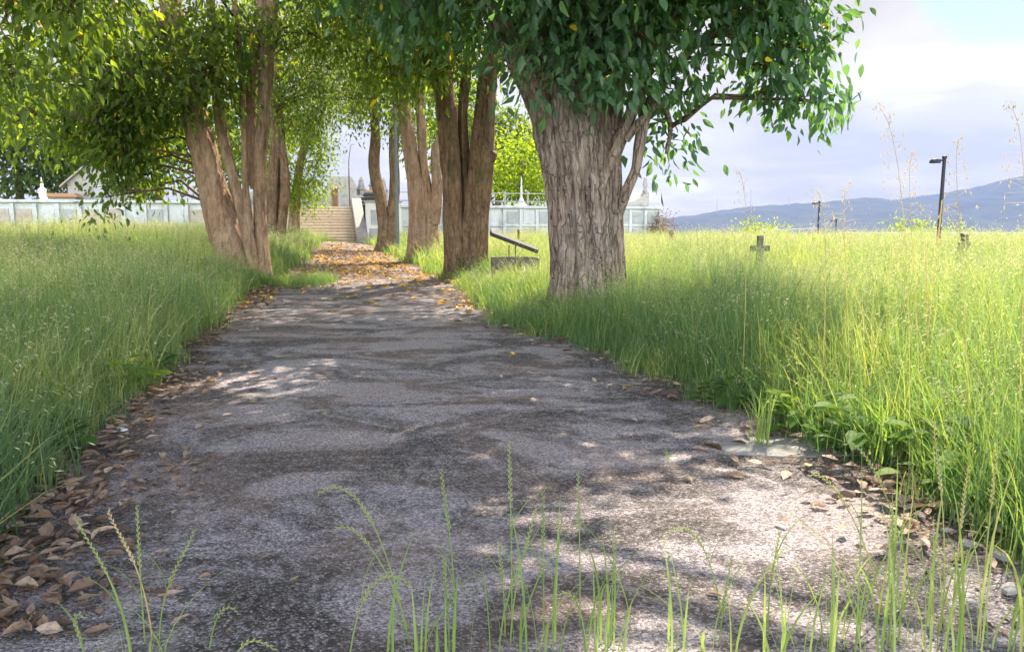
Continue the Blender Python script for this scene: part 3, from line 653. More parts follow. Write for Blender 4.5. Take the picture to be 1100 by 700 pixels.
for s in (-1, 1): b.add([(0, -2.3, 3.55), (0, 2.3, 3.55), (s * 2.4, 2.3, 1.4), (s * 2.4, -2.3, 1.4), (0, -2.3, 3.43), (0, 2.3, 3.43), (s * 2.4, 2.3, 1.28), (s * 2.4, -2.3, 1.28)], [(0, 1, 2, 3), (7, 6, 5, 4), (0, 3, 7, 4), (1, 5, 6, 2), (2, 6, 7, 3)])
b.build('roof', M['granite'], t)
b = MB(); b.box((0, -2.01, .7), (.9, .05, 1.7)); b.build('door', M['niche'], t)

# ------------------------------------------------------------------ tomb with tilted board, lamps, fence, etc
Yt = 17.0
p = gnd(553, Yt); t = thing('stone_trough', 'low dark stone tomb box in the grass under the tilted board', 'tomb', p, R(4))
wd = 50 / F * Yt
b = MB()
for c, d in (((0, -.3, .27), (wd, .1, .62)), ((0, .3, .27), (wd, .1, .62)), ((-wd / 2 + .05, 0, .27), (.1, .5, .62)), ((wd / 2 - .05, 0, .27), (.1, .5, .62))): b.box(c, d)
b.build('walls', M['tomb'], t, bevel=.012)
b = MB(); b.box((0, 0, .2), (wd - .2, .5, .5)); b.build('soil_fill', M['soil'], t)
t = thing('tilted_board', 'long dark board propped at a slant on two thin rods above the tomb', 'board', (p[0], p[1] + .02, p[2]), R(4))
a0 = P(527, 250, Yt) - Vector(p); a1 = P(577, 269, Yt) - Vector(p); mid = (a0 + a1) / 2; ln = (a1 - a0).length
b = MB(); b.box((mid.x, 0, mid.z), (ln, .55, .085), 0, (R(6), math.atan2(-(a1.z - a0.z), a1.x - a0.x))); b.build('board', M['dark_board'], t, bevel=.008)
for px in (546, 553):
    q = P(px, 262, Yt) - Vector(p); b = MB(); b.tube([(q.x, -.1, .2), (q.x + .01, -.1, q.z - .02)], .012, 6); b.build('rod', M['pole'], t)

def lamp(label, px, top, Y, base_z, s=1.0):
    x = (px - CXP) / F * Y; zt = P(px, top, Y).z; h = zt - base_z
    t = thing('street_lamp', label, 'street lamp', (x, Y, base_z), 0, 'black lamp posts along the terrace edge')
    b = MB(); b.lathe((0, 0, 0), [(.10, 0), (.10, .5), (.075, .55), (.065, h)], 12); b.build('pole', M['metal'], t, smooth=False)
    b = MB(); b.lathe((0, 0, h - .02), [(.09, 0), (.09, .1), (.06, .12)], 12); b.build('cap', M['metal'], t)
    b = MB(); b.tube([(0, 0, h - .1), (-.22, 0, h - .06), (-.32, 0, h - .07)], .035, 8); b.build('arm', M['metal'], t)
    b = MB(); b.lathe((-.36, 0, h - .15), [(.02, .14), (.12, .13), (.20, .07), (.22, .0), (.22, -.03), (.19, -.04)][::-1], 16, (1.0, .75)); b.build('lamp_head', M['metal'], t, smooth=True)
    return t
lamp('tall black lamp post rising over the meadow at right', 1005, 170, 30, 0)
lamp('middle black lamp post with its head before the hills', 876, 217, 60, -2.2)
lamp('smallest and farthest black lamp post just above the meadow grass', 895, 236, 82, -6)
# pole by avenue
Yp = 33; p = gnd(428, Yp); t = thing('metal_pole', 'thin grey-green metal pole among the right-hand trees', 'pole', p)
b = MB(); b.lathe((0, 0, 0), [(.12, 0), (.12, .4), (.085, .45), (.075, 3), (.06, 8.2)], 10); b.build('pole', M['pole'], t)
b = MB(); b.box((0, 0, 0.01), (.4, .4, .04)); b.build('base_plate', M['pole'], t)
b = MB(); b.box((.0, -.35, 8.2), (.3, .9, .14)); b.build('lamp_head', M['pole'], t, bevel=.03)
# handrail
t = thing('handrail', 'grey metal handrail at the far edge of the meadow', 'railing', (0, 46, 0))
x0, x1 = P(826, 0, 46).x, P(891, 0, 46).x
b = MB(); b.tube([(x0, 0, .95), (x1, 0, 1.12)], .035, 8); b.build('rail', M['turbine'], t)
for k in range(4):
    x = x0 + (x1 - x0) * (k + .4) / 3.4 if k < 3 else x1
    b = MB(); b.tube([(x, 0, -.6), (x, 0, .95 + .17 * (x - x0) / (x1 - x0))], .025, 8); b.build('post', M['turbine'], t)
t = thing('boundary_wall', 'low pale boundary wall beyond the grass at right', 'wall', (0, 46.5, 0))
b = MB(); xa, xb = P(925, 0, 46).x, P(1400, 0, 46).x; b.box(((xa + xb) / 2, 0, .05), (xb - xa, .3, 1.5)); b.build('wall_body', M['granite'], t)
b = MB(); b.box(((xa + xb) / 2, 0, .83), (xb - xa + .1, .42, .08)); b.build('coping', M['white_wall'], t)
# small post and broken headstone
p = gnd(720, 30); b = MB(); b.box((0, 0, .5), (.16, .12, 1.2)); o = b.build('wooden_post', M['rust'], bevel=.015); o.location = p; tag(o, 'short brown post in the meadow right of the huge trunk', 'post')
p = gnd(1033, 19); t = thing('headstone', 'dark weathered headstone with a notched top in grass at far right', 'headstone', p, R(10))
b = MB(); b.prism([(-.16, -.2), (.17, -.2), (.16, .78), (.10, .9), (.055, .93), (.06, 1.0), (.10, 1.09), (.05, 1.06), (0, 1.08), (-.06, 1.05), (-.09, 1.1), (-.05, .98), (-.06, .92), (-.12, .86), (-.15, .75)], -.07, .07); b.build('stone', M['lichen'], t, bevel=.008)
b = MB(); b.box((0, 0, .05), (.6, .35, .2)); b.build('base', M['lichen'], t, bevel=.015)

# bushes and background trees
def bush(name, label, cat, base, blobs, mat, leaf, per, seed, trunk_r=.05, top=1.0, group=None, tw=False, spread=.3):
    rs = np.random.default_rng(seed); root = thing(name, label, cat, base, group=group)
    b = MB(); bx = Vector(base)
    for k in range(3 if trunk_r < .1 else 1):
        dx = Vector((random.uniform(-.3, .3), random.uniform(-.2, .2), 0)) * (1 if trunk_r < .1 else .1)
        vs, fs, C, Q = sweep([bx, bx + dx * .5 + Vector((0, 0, top * .5)), bx + dx + Vector((0, 0, top))], [trunk_r * 1.2, trunk_r, trunk_r * .5], n=10, sub=5, seed=seed); b.add(vs, fs)
    b.build('trunk', M['bark_dark'], root, smooth=True, world=True)
    cl = []; ow = []
    for (c, r, num) in blobs:
        k = 0; tr = 0
        while k < num and tr < num * 10:
            tr += 1; d = rs.normal(size=3); d /= np.linalg.norm(d); q = np.array(c) + d * np.array(r) * rs.uniform(.2, 1) ** .4
            if noise.noise(Vector(q) * (1.2 / max(.6, min(r))) + Vector((seed, 0, 0))) < -.15: continue
            cl.append(q); ow.append(d); k += 1
    cl = np.array(cl); ow = np.array(ow); idx = np.repeat(np.arange(len(cl)), per); n_ = len(idx)
    off = rs.normal(size=(n_, 3)) * spread
    v, f, k = leaf_arrays(cl[idx] + off, unit(off) + ow[idx] * .4 + rs.normal(size=(n_, 3)) * .4 + np.array([0, 0, -.3]), rs.normal(size=(n_, 3)) * .6 + np.array([0, 0, .8]), leaf * rs.uniform(.6, 1.2, n_), leaf * rs.uniform(.4, .6, n_), False)
    t_ = np.repeat(np.clip(rs.uniform(0, .6, len(cl))[idx] + rs.uniform(0, .4, n_), 0, 1), k)
    link('crown', npmesh('crown', v, f, mat, tint=t_), root, world=True); return root
def B(px, py, Y, rx, ry, rz, num): return (P(px, py, Y), (rx, ry, rz), num)
bt = 'background trees beyond the niche walls'
for (lab, px, py, Y, rx, rz, num, mt, sd) in [
    ('dark background tree at the far left edge over the niche wall', 15, 135, 60, 6.0, 6.0, 330, 'leaf_far', 31),
    ('dark background tree behind the carved white pinnacle', 78, 105, 66, 6.5, 7.0, 330, 'leaf_far', 32),
    ('dark background tree behind the gabled chapel', 165, 120, 64, 6.5, 7.0, 330, 'leaf_far', 33),
    ('tall background tree behind the leaning tree and its dark neighbour', 245, 120, 62, 5.0, 7.0, 260, 'leaf_green', 34),
    ('bright yellow-green tree behind the railing, left of the huge trunk', 560, 180, 54, 2.9, 2.5, 210, 'leaf_bright', 35),
    ('dark green tree behind the right niche wall and the twin-stemmed tree', 535, 165, 70, 4.6, 4.2, 240, 'leaf_far', 36),
    ('leafy background tree seen between the twin-stemmed and forked trees', 470, 120, 66, 4.5, 5.5, 200, 'leaf_green', 37)]:
    c = P(px, py, Y)
    bush('background_tree', lab, 'tree', (c.x, Y, TZ - .1), [(c, (rx, rx * .8, rz), num), ((c.x + rx * .4, Y - 1, c.z - rz * .35), (rx * .6, rx * .6, rz * .5), num // 4)], M[mt], .55 if Y > 56 else .3, 16, sd, .25, c.z - TZ + .5, bt, spread=.6)
c = P(812, 250, 49); bush('bush', 'round green bush behind the handrail', 'bush', (c.x, 49, -.5), [((c.x, 49, .9), (1.3, .9, .55), 60), ((c.x + .6, 49, .7), (1.6, .8, .35), 30)], M['leaf_bright'], .2, 12, 41, .04, 1.0)
c = P(975, 250, 50); bush('bush', 'yellowish bush behind the boundary wall beside the tall lamp post', 'bush', (c.x, 50, -.6), [((c.x, 50, .9), (1.5, .9, .6), 60), ((c.x + 2.6, 50, .7), (1.7, .8, .4), 34)], M['leaf_bright'], .2, 12, 42, .04, 1.0)
c = P(712, 250, 48); bush('dead_bush', 'brown withered bush at the right end of the niche wall', 'bush', (c.x, 48, -.2), [((c.x, 48, .9), (.45, .5, 1.1), 110)], M['litter'], .16, 12, 43, .05, 1.2)

# ------------------------------------------------------------------ hills
ridge = [(-290, 222), (100, 228), (400, 238), (560, 240), (700, 237), (745, 231), (800, 222), (850, 219), (890, 217), (930, 212), (960, 215), (1000, 209), (1040, 203), (1075, 194), (1110, 186), (1200, 172), (1400, 150), (1480, 146)]
DM = 3000.0
def hills():
    rx_ = np.array([P(px, py, DM).x for px, py in ridge]); rz_ = np.array([P(px, py, DM).z for px, py in ridge])
    xs_ = np.linspace(rx_[0], rx_[-1], 420); zr = np.interp(xs_, rx_, rz_)
    vs = []; rows = np.linspace(0, 1, 46)
    for t in rows:
        for x, z in zip(xs_, zr):
            y = 1400 + (DM - 1400) * t if t <= .8 else 1400 + (DM - 1400) * (.8 + (t - .8))
            prof = (t ** 1.15)
            nz = noise.fractal(Vector((x * .0022, y * .0022, 3)), 1, 2, 6) * 34 * (prof * (1 - prof) * 3.2 + .05)
            fz = noise.noise(Vector((x * .02, y * .02, 1))) * 5 * prof + noise.noise(Vector((x * .05, y * .05, 1))) * 2.5 * prof
            vs.append((x, y, -74 + (z + 74) * prof + nz + fz))
    for x, z in zip(xs_, zr): vs.append((x, DM + 900, -74))
    nx = len(xs_); i = np.arange(len(rows) * nx).reshape(-1, nx)[:, :-1].reshape(-1)
    return npmesh('hills', vs, np.stack([i, i + 1, i + 1 + nx, i + nx], -1), M['mountain'], smooth=True)
tag(link('hills', hills()), 'long wooded hills fading to blue across the valley', 'hills', kind='structure')
for (px, top, lab) in ((770, 213, 'thin pale mast on the left shoulder of the hills'), (806, 204, 'tallest thin pale mast on the hill crest'), (847, 212, 'short thin pale mast right of the tallest one on the hills')):
    y = DM - 60; base = P(px, 226, y); tp = P(px, top, y); t = thing('wind_mast', lab, 'mast', (base.x, y, base.z - 30), 0, 'thin masts on the hill crest')
    b = MB(); b.tube([(0, 0, 0), (0, 0, tp.z - base.z + 30)], [2.2, 1.2], 6); b.build('tower', M['turbine'], t)

# ------------------------------------------------------------------ grass
def blade_patch(name, seed, nbl, radius, hmin, hmax, wid, nstem, segs=3, lean=.35, stem_h=(.8, 1.1)):
    rs = np.random.default_rng(seed); toff = [(-.14), .0, .10, -.05, .20, .03, -.2, .12][seed % 8]; hk = [1, .85, 1.12, .95, 1.05, .8, 1.15, 1][seed % 8]; V = []; Fc = []; T = []; MI = []
    def strip(p, az, h, w, bend, tint, mi, segs=segs):
        d = np.array([math.cos(az), math.sin(az), 0]); s = np.array([-math.sin(az + .6), math.cos(az + .6), 0]); n0 = len(V)
        for k in range(segs + 1):
            t = k / segs; c = p + d * bend * h * t ** 2.0 + np.array([0, 0, h * (t - .28 * bend * t ** 3)])
            ww = w * (1 - t ** 2.2) * .5
            if k == segs: V.append(c); T.append(tint)
            else: V.append(c - s * ww); V.append(c + s * ww); T.extend([tint, tint])
        for k in range(segs - 1):
            a = n0 + 2 * k; Fc.append((a, a + 1, a + 3, a + 2)); MI.append(mi)
        a = n0 + 2 * (segs - 1); Fc.append((a, a + 1, a + 2, a + 2)); MI.append(mi)
        return c
    for _ in range(nbl):
        r = radius * math.sqrt(rs.random()); a = rs.uniform(0, 6.283)
        strip(np.array([r * math.cos(a), r * math.sin(a), -.02]), rs.uniform(0, 6.283), hk * rs.uniform(hmin, hmax), wid * rs.uniform(.5, 1.5), rs.uniform(.05, lean * 2), float(np.clip(rs.normal(.33 + toff, .25), 0, 1)), 0)
    for _ in range(nstem):
        r = radius * math.sqrt(rs.random()); a = rs.uniform(0, 6.283); az = rs.uniform(0, 6.283); h = rs.uniform(*stem_h) * rs.choice([1, 1.15, 1.42], p=[.62, .3, .08]); bend = rs.uniform(.05, .75)
        base = np.array([r * math.cos(a), r * math.sin(a), 0]); d = np.array([math.cos(az), math.sin(az), 0])
        strip(base, az, h, wid * .55, bend, rs.uniform(.5, 1), 0, 4)
        tt = rs.uniform(0, 1)
        for k in range(rs.integers(7, 12)):     # spikelets along the top
            t = rs.uniform(.72, 1.0); c = base + d * bend * h * t ** 2 + np.array([0, 0, h * (t - .28 * bend * t ** 3)])
            q = rs.normal(size=3) * (1.05 - t + .06) * .06; L = rs.uniform(.018, .034); c2 = c + q + np.array([0, 0, .01]); dd = unit(q + d * .03 + np.array([0, 0, -.02])) * L; sd = unit(np.cross(dd, rs.normal(size=3))) * max(wid * .33, .0026)
            n0 = len(V); V.extend([c2, c2 + dd * .5 + sd, c2 + dd, c2 + dd * .5 - sd]); T.extend([tt] * 4); Fc.append((n0, n0 + 1, n0 + 2, n0 + 3)); MI.append(1)
    F3 = np.array([f[:3] for f in Fc if f[2] == f[3]]).reshape(-1, 3); F4 = np.array([f for f in Fc if f[2] != f[3]]).reshape(-1, 4)
    m3 = [m for f, m in zip(Fc, MI) if f[2] == f[3]]; m4 = [m for f, m in zip(Fc, MI) if f[2] != f[3]]
    me = npmesh(name, V, [F3, F4], [M['grass'], M['seed']], tint=T, mat_idx=m3 + m4)
    return bpy.data.objects.new(name, me)
def proto_coll(name, objs):
    c = bpy.data.collections.new(name)
    for o in objs: c.objects.link(o)
    return c
near_c = proto_coll('near_grass', [blade_patch('near_grass_patch', 100 + k, 190, .34, .35, .88, .006, 9, 4, .35, (.75, 1.05)) for k in range(8)])
mid_c = proto_coll('mid_grass', [blade_patch('mid_grass_patch', 120 + k, 150, .48, .4, .88, .011, 14, 3, .35, (.72, 1.0)) for k in range(6)])
far_c = proto_coll('far_grass', [blade_patch('far_grass_patch', 140 + k, 110, .8, .4, .85, .024, 24, 3, .3, (.7, .95)) for k in range(5)])
low_c = proto_coll('low_grass', [blade_patch('low_grass_patch', 160 + k, 120, .3, .10, .32, .007, 2, 3, .5, (.3, .5)) for k in range(5)])
def scatter(name, pts, rots, scls, idxs, coll):
    me = bpy.data.meshes.new(name); me.vertices.add(len(pts)); me.vertices.foreach_set('co', np.asarray(pts, np.float32).reshape(-1))
    a = me.attributes.new('rot', 'FLOAT_VECTOR', 'POINT'); a.data.foreach_set('vector', np.asarray(rots, np.float32).reshape(-1))
    a = me.attributes.new('scl', 'FLOAT_VECTOR', 'POINT'); a.data.foreach_set('vector', np.asarray(scls, np.float32).reshape(-1))
    a = me.attributes.new('pick', 'INT', 'POINT'); a.data.foreach_set('value', np.asarray(idxs, np.int32))
    o = link(name, me); ng = bpy.data.node_groups.new(name + '_nodes', 'GeometryNodeTree')
    ng.interface.new_socket('Geometry', in_out='INPUT', socket_type='NodeSocketGeometry'); ng.interface.new_socket('Geometry', in_out='OUTPUT', socket_type='NodeSocketGeometry')
    gi = ng.nodes.new('NodeGroupInput'); go = ng.nodes.new('NodeGroupOutput'); ip = ng.nodes.new('GeometryNodeInstanceOnPoints'); ci = ng.nodes.new('GeometryNodeCollectionInfo')
    ci.inputs['Collection'].default_value = coll; ci.inputs['Separate Children'].default_value = True; ci.inputs['Reset Children'].default_value = True
    def na(nm, dt):
        n = ng.nodes.new('GeometryNodeInputNamedAttribute'); n.data_type = dt; n.inputs[0].default_value = nm; return n.outputs[0]
    ip.inputs['Pick Instance'].default_value = True
    L = ng.links.new
    L(gi.outputs[0], ip.inputs['Points']); L(ci.outputs[0], ip.inputs['Instance']); L(na('pick', 'INT'), ip.inputs['Instance Index']); L(na('rot', 'FLOAT_VECTOR'), ip.inputs['Rotation']); L(na('scl', 'FLOAT_VECTOR'), ip.inputs['Scale']); L(ip.outputs[0], go.inputs[0])
    md = o.modifiers.new('scatter', 'NODES'); md.node_group = ng
    return o
TRUNKS = [(gnd(632, Y1), .62, .5, .8, 1.5), (gnd(500, Y2), .45, .4, .6, 1.6), (gnd(455, Y3), .45, .4, .6, 1.6), (gnd(415, Y4), .35, .3, .6, 1.6), (gnd(268, YL), .6, .45, .6, 1.6), (gnd(293, YL2), .3, .3, .5, 1.5), (gnd(316, YL3), .25, .3, .5, 1.5), ((gnd(553, Yt)), .5, .75, 1.2, 2.2), (gnd(815, 15.6), .05, .5, 1.0, 1.6), (gnd(1033, 19), .1, .4, 1.0, 1.6)]
def field(side, y0, y1, step, hs, margin=.0):
    pts = []; rots = []; scls = []
    y = y0
    while y < y1:
        xe = edge_r(y) + .22 if side > 0 else edge_l(y) - .22
        lim = .80 * y + 3.5 if side > 0 else -(.80 * y + 3.5)
        lim = min(lim, 36) if side > 0 else max(lim, -38)
        xw = xe
        while (xw < lim) if side > 0 else (xw > lim):
            x = xw + rng.uniform(-.5, .5) * step; yy_ = y + rng.uniform(-.5, .5) * step
            xw += step * side
            ed = (x - edge_r(yy_)) if side > 0 else (edge_l(yy_) - x)
            if ed < .06: continue
            if any((x - t[0][0]) ** 2 + (yy_ - t[0][1]) ** 2 < (t[1] * .8) ** 2 for t in TRUNKS): continue
            w = Vector((x, yy_, 0)) - O0; u = w.x * ca + w.y * sa; v = -w.x * sa + w.y * ca
            if v > -.15 and u < 22.9: continue
            if yy_ > 45.6 and x > 18: continue
            hf = hs * (1.04 + .30 * noise.noise(Vector((x * .35, yy_ * .35, 0))) + .22 * noise.noise(Vector((x * 1.3, yy_ * 1.3, 5)))) * (.60 + .40 * min(1, ed / 1.0)) * (1 - max(0, max(t[2] * (1 - math.hypot(x - t[0][0], (yy_ - t[0][1] + t[3]) * .8) / t[4]) for t in TRUNKS)))
            pts.append((x, yy_, float(gz(x, yy_)))); rots.append((rng.normal() * .06, rng.normal() * .06, rng.uniform(0, 6.283))); scls.append((1, 1, hf * rng.uniform(.8, 1.15) * (1.3 if rng.random() < .05 else 1)))
        y += step
    return pts, rots, scls
def do_field(name, label, side, spec, hs):
    for (y0, y1, step, coll, n_, suffix) in spec:
        p_, r_, s_ = field(side, y0, y1, step, hs)
        o = scatter(name, p_, r_, s_, rng.integers(0, n_, len(p_)), coll)
        tag(o, label.replace('#', suffix), 'grass', 'meadow grass', kind='stuff')
do_field('meadow_grass', '# tall seeding grass of the meadow right of the path', 1, [(2.6, 9, .26, near_c, 8, 'nearest'), (9, 20, .36, mid_c, 6, 'middle'), (20, 47, .62, far_c, 5, 'farthest')], .92)
do_field('meadow_grass', '# tall green grass of the meadow left of the path', -1, [(1.6, 9, .26, near_c, 8, 'nearest'), (9, 20, .36, mid_c, 6, 'middle'), (20, 44, .62, far_c, 5, 'farthest')], .98)
# short sunlit grass before the steps
p_ = []; r_ = []; s_ = []
for _ in range(260):
    u = random.uniform(-4.5, 6.5); v = random.uniform(-3.2, -.2); q = W(u, v)
    p_.append((q.x, q.y, 0)); r_.append((0, 0, random.uniform(0, 6.28))); s_.append((1.6, 1.6, random.uniform(.6, 1.3)))
for y in np.linspace(3, 30, 420):     # ragged low growth along both verges
    for sd in (1, -1):
        if random.random() < .55: continue
        x = (edge_r(y) + random.uniform(-.12, .3)) if sd > 0 else (edge_l(y) - random.uniform(-.05, .3))
        p_.append((x, y, float(gz(x, y)))); r_.append((0, 0, random.uniform(0, 6.28))); s_.append((.8, .8, random.uniform(.5, 1.2)))
for _ in range(46):      # low tufts at the foot of the leaning tree
    a = random.uniform(0, 6.28); q = gnd(296, 16.0); p_.append((q[0] + random.uniform(-.7, 1.0), q[1] + random.uniform(-.7, 1.2), 0)); r_.append((0, 0, a)); s_.append((1, 1, random.uniform(.7, 1.5)))
tag(scatter('verge_grass', p_, r_, s_, [random.randrange(5) for _ in p_], low_c), 'short bright grass before the steps and along the path verges', 'grass', kind='stuff')

# ------------------------------------------------------------------ fallen leaves
def litter_mesh(name, pts, lens, seed, tints):
    rs = np.random.default_rng(seed); n_ = len(pts); az = rs.uniform(0, 6.283, n_)
    ax = np.stack([np.cos(az), np.sin(az), rs.normal(0, .10, n_)], -1); nr = np.stack([rs.normal(0, .2, n_), rs.normal(0, .2, n_), np.ones(n_)], -1)
    wr = rs.uniform(.30, .60, n_); wr[rs.random(n_) < (.05 if n_ > 50 else 0)] = .05
    v, f, k = leaf_arrays(np.asarray(pts), ax, nr, np.asarray(lens), np.asarray(lens) * wr, 2, rs.uniform(-.22, .1, n_)[:, None], rs.uniform(.05, .45, n_)[:, None])
    return npmesh(name, v, f, M['litter'], tint=np.repeat(tints, k))
pts = []; ln = []; tn = []
def put(x, y, L, t, z=None):
    pts.append((x, y, (.018 + random.uniform(0, .03)) + float(gz(x, y)) if z is None else z)); ln.append(L); tn.append(t)
for _ in range(4600):        # drift along the left edge
    y = 2.2 + 14.0 * random.random() ** 1.25; wdt = .42 + .38 * (.5 + .5 * noise.noise(Vector((y * .9, 0, 0))))
    x = edge_l(y) - .25 + abs(random.gauss(0, .62)) * wdt
    put(x, y, random.uniform(.045, .105), random.choice([.2, .35, .45, .55, .65, .75, .82, .5, .6]) + random.uniform(-.05, .05))
for _ in range(9500):        # carpet on the far half of the path
    y = random.uniform(11.5, 42) ; y = 11.5 + (y - 11.5) * random.random() ** .35
    l, r = edge_l(y), edge_r(y); x = random.uniform(l - .2, r + .2)
    e = min(x - l, r - x); k = float(sstep(13, 24, y)); keep = .06 + .94 * k if e > .7 else .55
    if noise.noise(Vector((x * .8, y * .35, 2))) < -.25: keep *= .4
    if random.random() > keep: continue
    put(x, y, random.uniform(.08, .17), random.choice([.3, .45, .55, .65, .7, .95, 1.0, 1.0, .9, .92, .96]) + random.uniform(-.05, .05))
for _ in range(620):         # right edge
    y = 3.2 + 14 * random.random() ** 1.1; x = edge_r(y) + .2 - abs(random.gauss(0, .45))
    put(x, y, random.uniform(.06, .13), random.choice([.1, .3, .5, .6, .75, .8, .85]) + random.uniform(-.05, .05))
for _ in range(110):         # pale dry heap near right foreground
    q = G(1010 + random.gauss(0, 60), 555 + random.gauss(0, 28)); put(q.x, q.y, random.uniform(.05, .11), random.choice([.3, .5, .75, .85, .85, .86]))
for _ in range(7000):        # crumbled leaf mould along both edges
    y = 2.2 + 22 * random.random() ** 1.4; sd = random.random() < .62
    x = edge_l(y) - .1 + abs(random.gauss(0, .42)) if sd else edge_r(y) + .1 - abs(random.gauss(0, .35))
    put(x, y, random.uniform(.012, .045), random.choice([0, .1, .2, .35, .5, .6, .8]), .012 + random.uniform(0, .008) + float(gz(x, y)))
tag(link('leaf_litter', litter_mesh('leaf_litter', pts, ln, 5, np.clip(tn, 0, 1))), 'drifts of dry brown leaves along the edges and far half of the path', 'leaves', kind='stuff')
def single(name, lab, grp, px, py, L, tint, sd):
    me = litter_mesh(name, [(0, 0, 0)], [L], sd, np.array([tint])); q = G(px, py)
    o = link(name, me); o.location = (q.x, q.y, .022); o.rotation_euler = (random.uniform(-.15, .15), random.uniform(-.15, .15), random.uniform(0, 6.28))
    tag(o, lab, 'leaf', grp); return o
ylw = [(233, 409, .10), (358, 336, .13), (387, 318, .12), (395, 318, .11), (113, 478 + 5, .09), (308, 328, .13), (292, 323, .12), (535, 373, .09), (547, 381, .08), (472, 344, .1), (585, 373, .07), (157, 454, .06), (275, 434, .05), (350, 395, .06), (940, 521, .05)]
for k, (px, py, L) in enumerate(ylw): single('yellow_leaf', 'small yellow fallen leaf lying alone on the asphalt path', 'yellow leaves scattered on the path', px, py, L, .96 if k % 2 else 1.0, 200 + k)
brn = [(685, 456, .085, .86), (722, 431, .10, .6), (717, 428, .08, .5), (540, 408, .09, .84), (640, 413, .10, .85), (611, 371, .09, .86), (570, 431, .05, .86), (690, 412, .09, .7), (640, 424, .07, .8), (655, 390, .08, .6), (748, 441, .08, .8), (710, 400, .1, .6), (630, 420, .06, .8), (768, 460, .09, .8), (280, 605, .06, .62), (213, 627, .05, .6), (376, 585, .07, .6), (436, 462, .06, .55), (505, 408, .05, .7), (345, 447, .06, .6), (250, 448, .08, .85), (130, 585, .10, .62), (48, 584, .12, .64), (60, 560, .13, .6), (85, 578, .12, .7), (108, 495, .09, .7), (125, 495, .08, .62), (775, 645, .06, .7), (733, 517, .07, .84), (862, 472, .09, .55), (905, 438, .09, .45), (380, 462, .05, .5), (200, 560, .06, .5), (560, 470, .05, .6), (610, 455, .05, .7)]
for k, (px, py, L, t) in enumerate(brn): single('brown_leaf', 'dry brown fallen leaf lying alone on the asphalt path', 'brown leaves scattered on the path', px, py, L, t, 300 + k)
q = G(126, 466); b = MB(); b.add([(-.05, -.02, 0), (.05, -.03, .01), (.06, .02, .005), (.01, .035, .02), (-.05, .02, .004), (-.05, -.02, .006), (.05, -.03, .016), (.06, .02, .011), (.01, .035, .026), (-.05, .02, .01)], [(4, 3, 2, 1, 0), (5, 6, 7, 8, 9), (0, 1, 6, 5), (1, 2, 7, 6), (2, 3, 8, 7), (3, 4, 9, 8), (4, 0, 5, 9)])
o = b.build('paper_scrap', M['paper']); o.location = (q.x, q.y, .016); tag(o, 'pale blue-white paper scrap on the path beside the left leaf drift', 'litter')
# concrete patch and kerb stone
q = G(850, 482); b = MB(); ol = [(-.42, -.12), (-.1, -.2), (.32, -.16), (.48, -.02), (.40, .12), (.1, .17), (-.22, .2), (-.45, .08)]
b.add([(x, y, 0) for x, y in ol] + [(x * .99, y * .99, .009) for x, y in ol], [tuple(range(8))[::-1], tuple(range(8, 16))] + [(k, (k + 1) % 8, (k + 1) % 8 + 8, k + 8) for k in range(8)])
o = b.build('concrete_patch', M['slab']); o.location = (q.x, q.y, .008); tag(o, 'broken pale concrete patch at the right edge of the path', 'slab')
q = G(925, 473); b = MB(); b.box((0, 0, .02), (.42, .2, .16), 0, None, .012); o = b.build('kerb_stone', M['slab'], bevel=.015); o.location = (q.x, q.y, 0); o.rotation_euler = (0, .05, -.35); tag(o, 'grey kerb stone half hidden under weeds at the right verge', 'stone')
for k, (px, py, s) in enumerate([(1040, 590, .07), (1075, 605, .09), (1018, 575, .05), (1085, 640, .08), (1060, 560, .05), (1090, 580, .06), (990, 560, .04)]):
    q = G(px, py); b = MB(); b.lathe((0, 0, 0), [(s * .3, 0), (s * .55, s * .12), (s * .5, s * .28), (s * .25, s * .36)], 7, (1, .65)); o = b.build('pebble', M['slab']); o.location = (q.x, q.y, .014); o.rotation_euler = (.1, .1, k * 1.3)
    tag(o, 'flat pale stone on the ground at the right foreground', 'stone', 'pale stones at the right foreground')

# ------------------------------------------------------------------ weeds
def weed(label, px, py, n_, L, h, tints, sd):
    rs = np.random.default_rng(sd); q = G(px, py); t = thing('broadleaf_weed', label, 'weed', (q.x, q.y, 0), 0)
    sm = MB(); c = []; ax = []; nr = []
    for k in range(n_):
        a = rs.uniform(0, 6.283); e = rs.uniform(.3, 1.25); r = rs.uniform(.3, 1) * h
        tip = Vector((math.cos(a) * r * math.cos(e), math.sin(a) * r * math.cos(e), r * math.sin(e) + .02))
        sm.tube([(0, 0, 0), tuple(tip * .5 + Vector((0, 0, .02))), tuple(tip)], [.004, .003, .002], 4)
        c.append(tip); ax.append((math.cos(a), math.sin(a), rs.uniform(-.3, .6))); nr.append((-math.cos(a) * .4, -math.sin(a) * .4, 1))
    sm.build('stems', M['weed_stem'] if 'weed_stem' in M else M['stalk'], t)
    ll = L * rs.uniform(.6, 1.2, n_); v, f, k = leaf_arrays(np.array(c), np.array(ax), np.array(nr), ll, ll * rs.uniform(.5, .75, n_), True, .15, .15)
    link('leaves', npmesh('leaves', v, f, M['weed'], tint=np.repeat(rs.uniform(tints[0], tints[1], n_), k)), t); return t
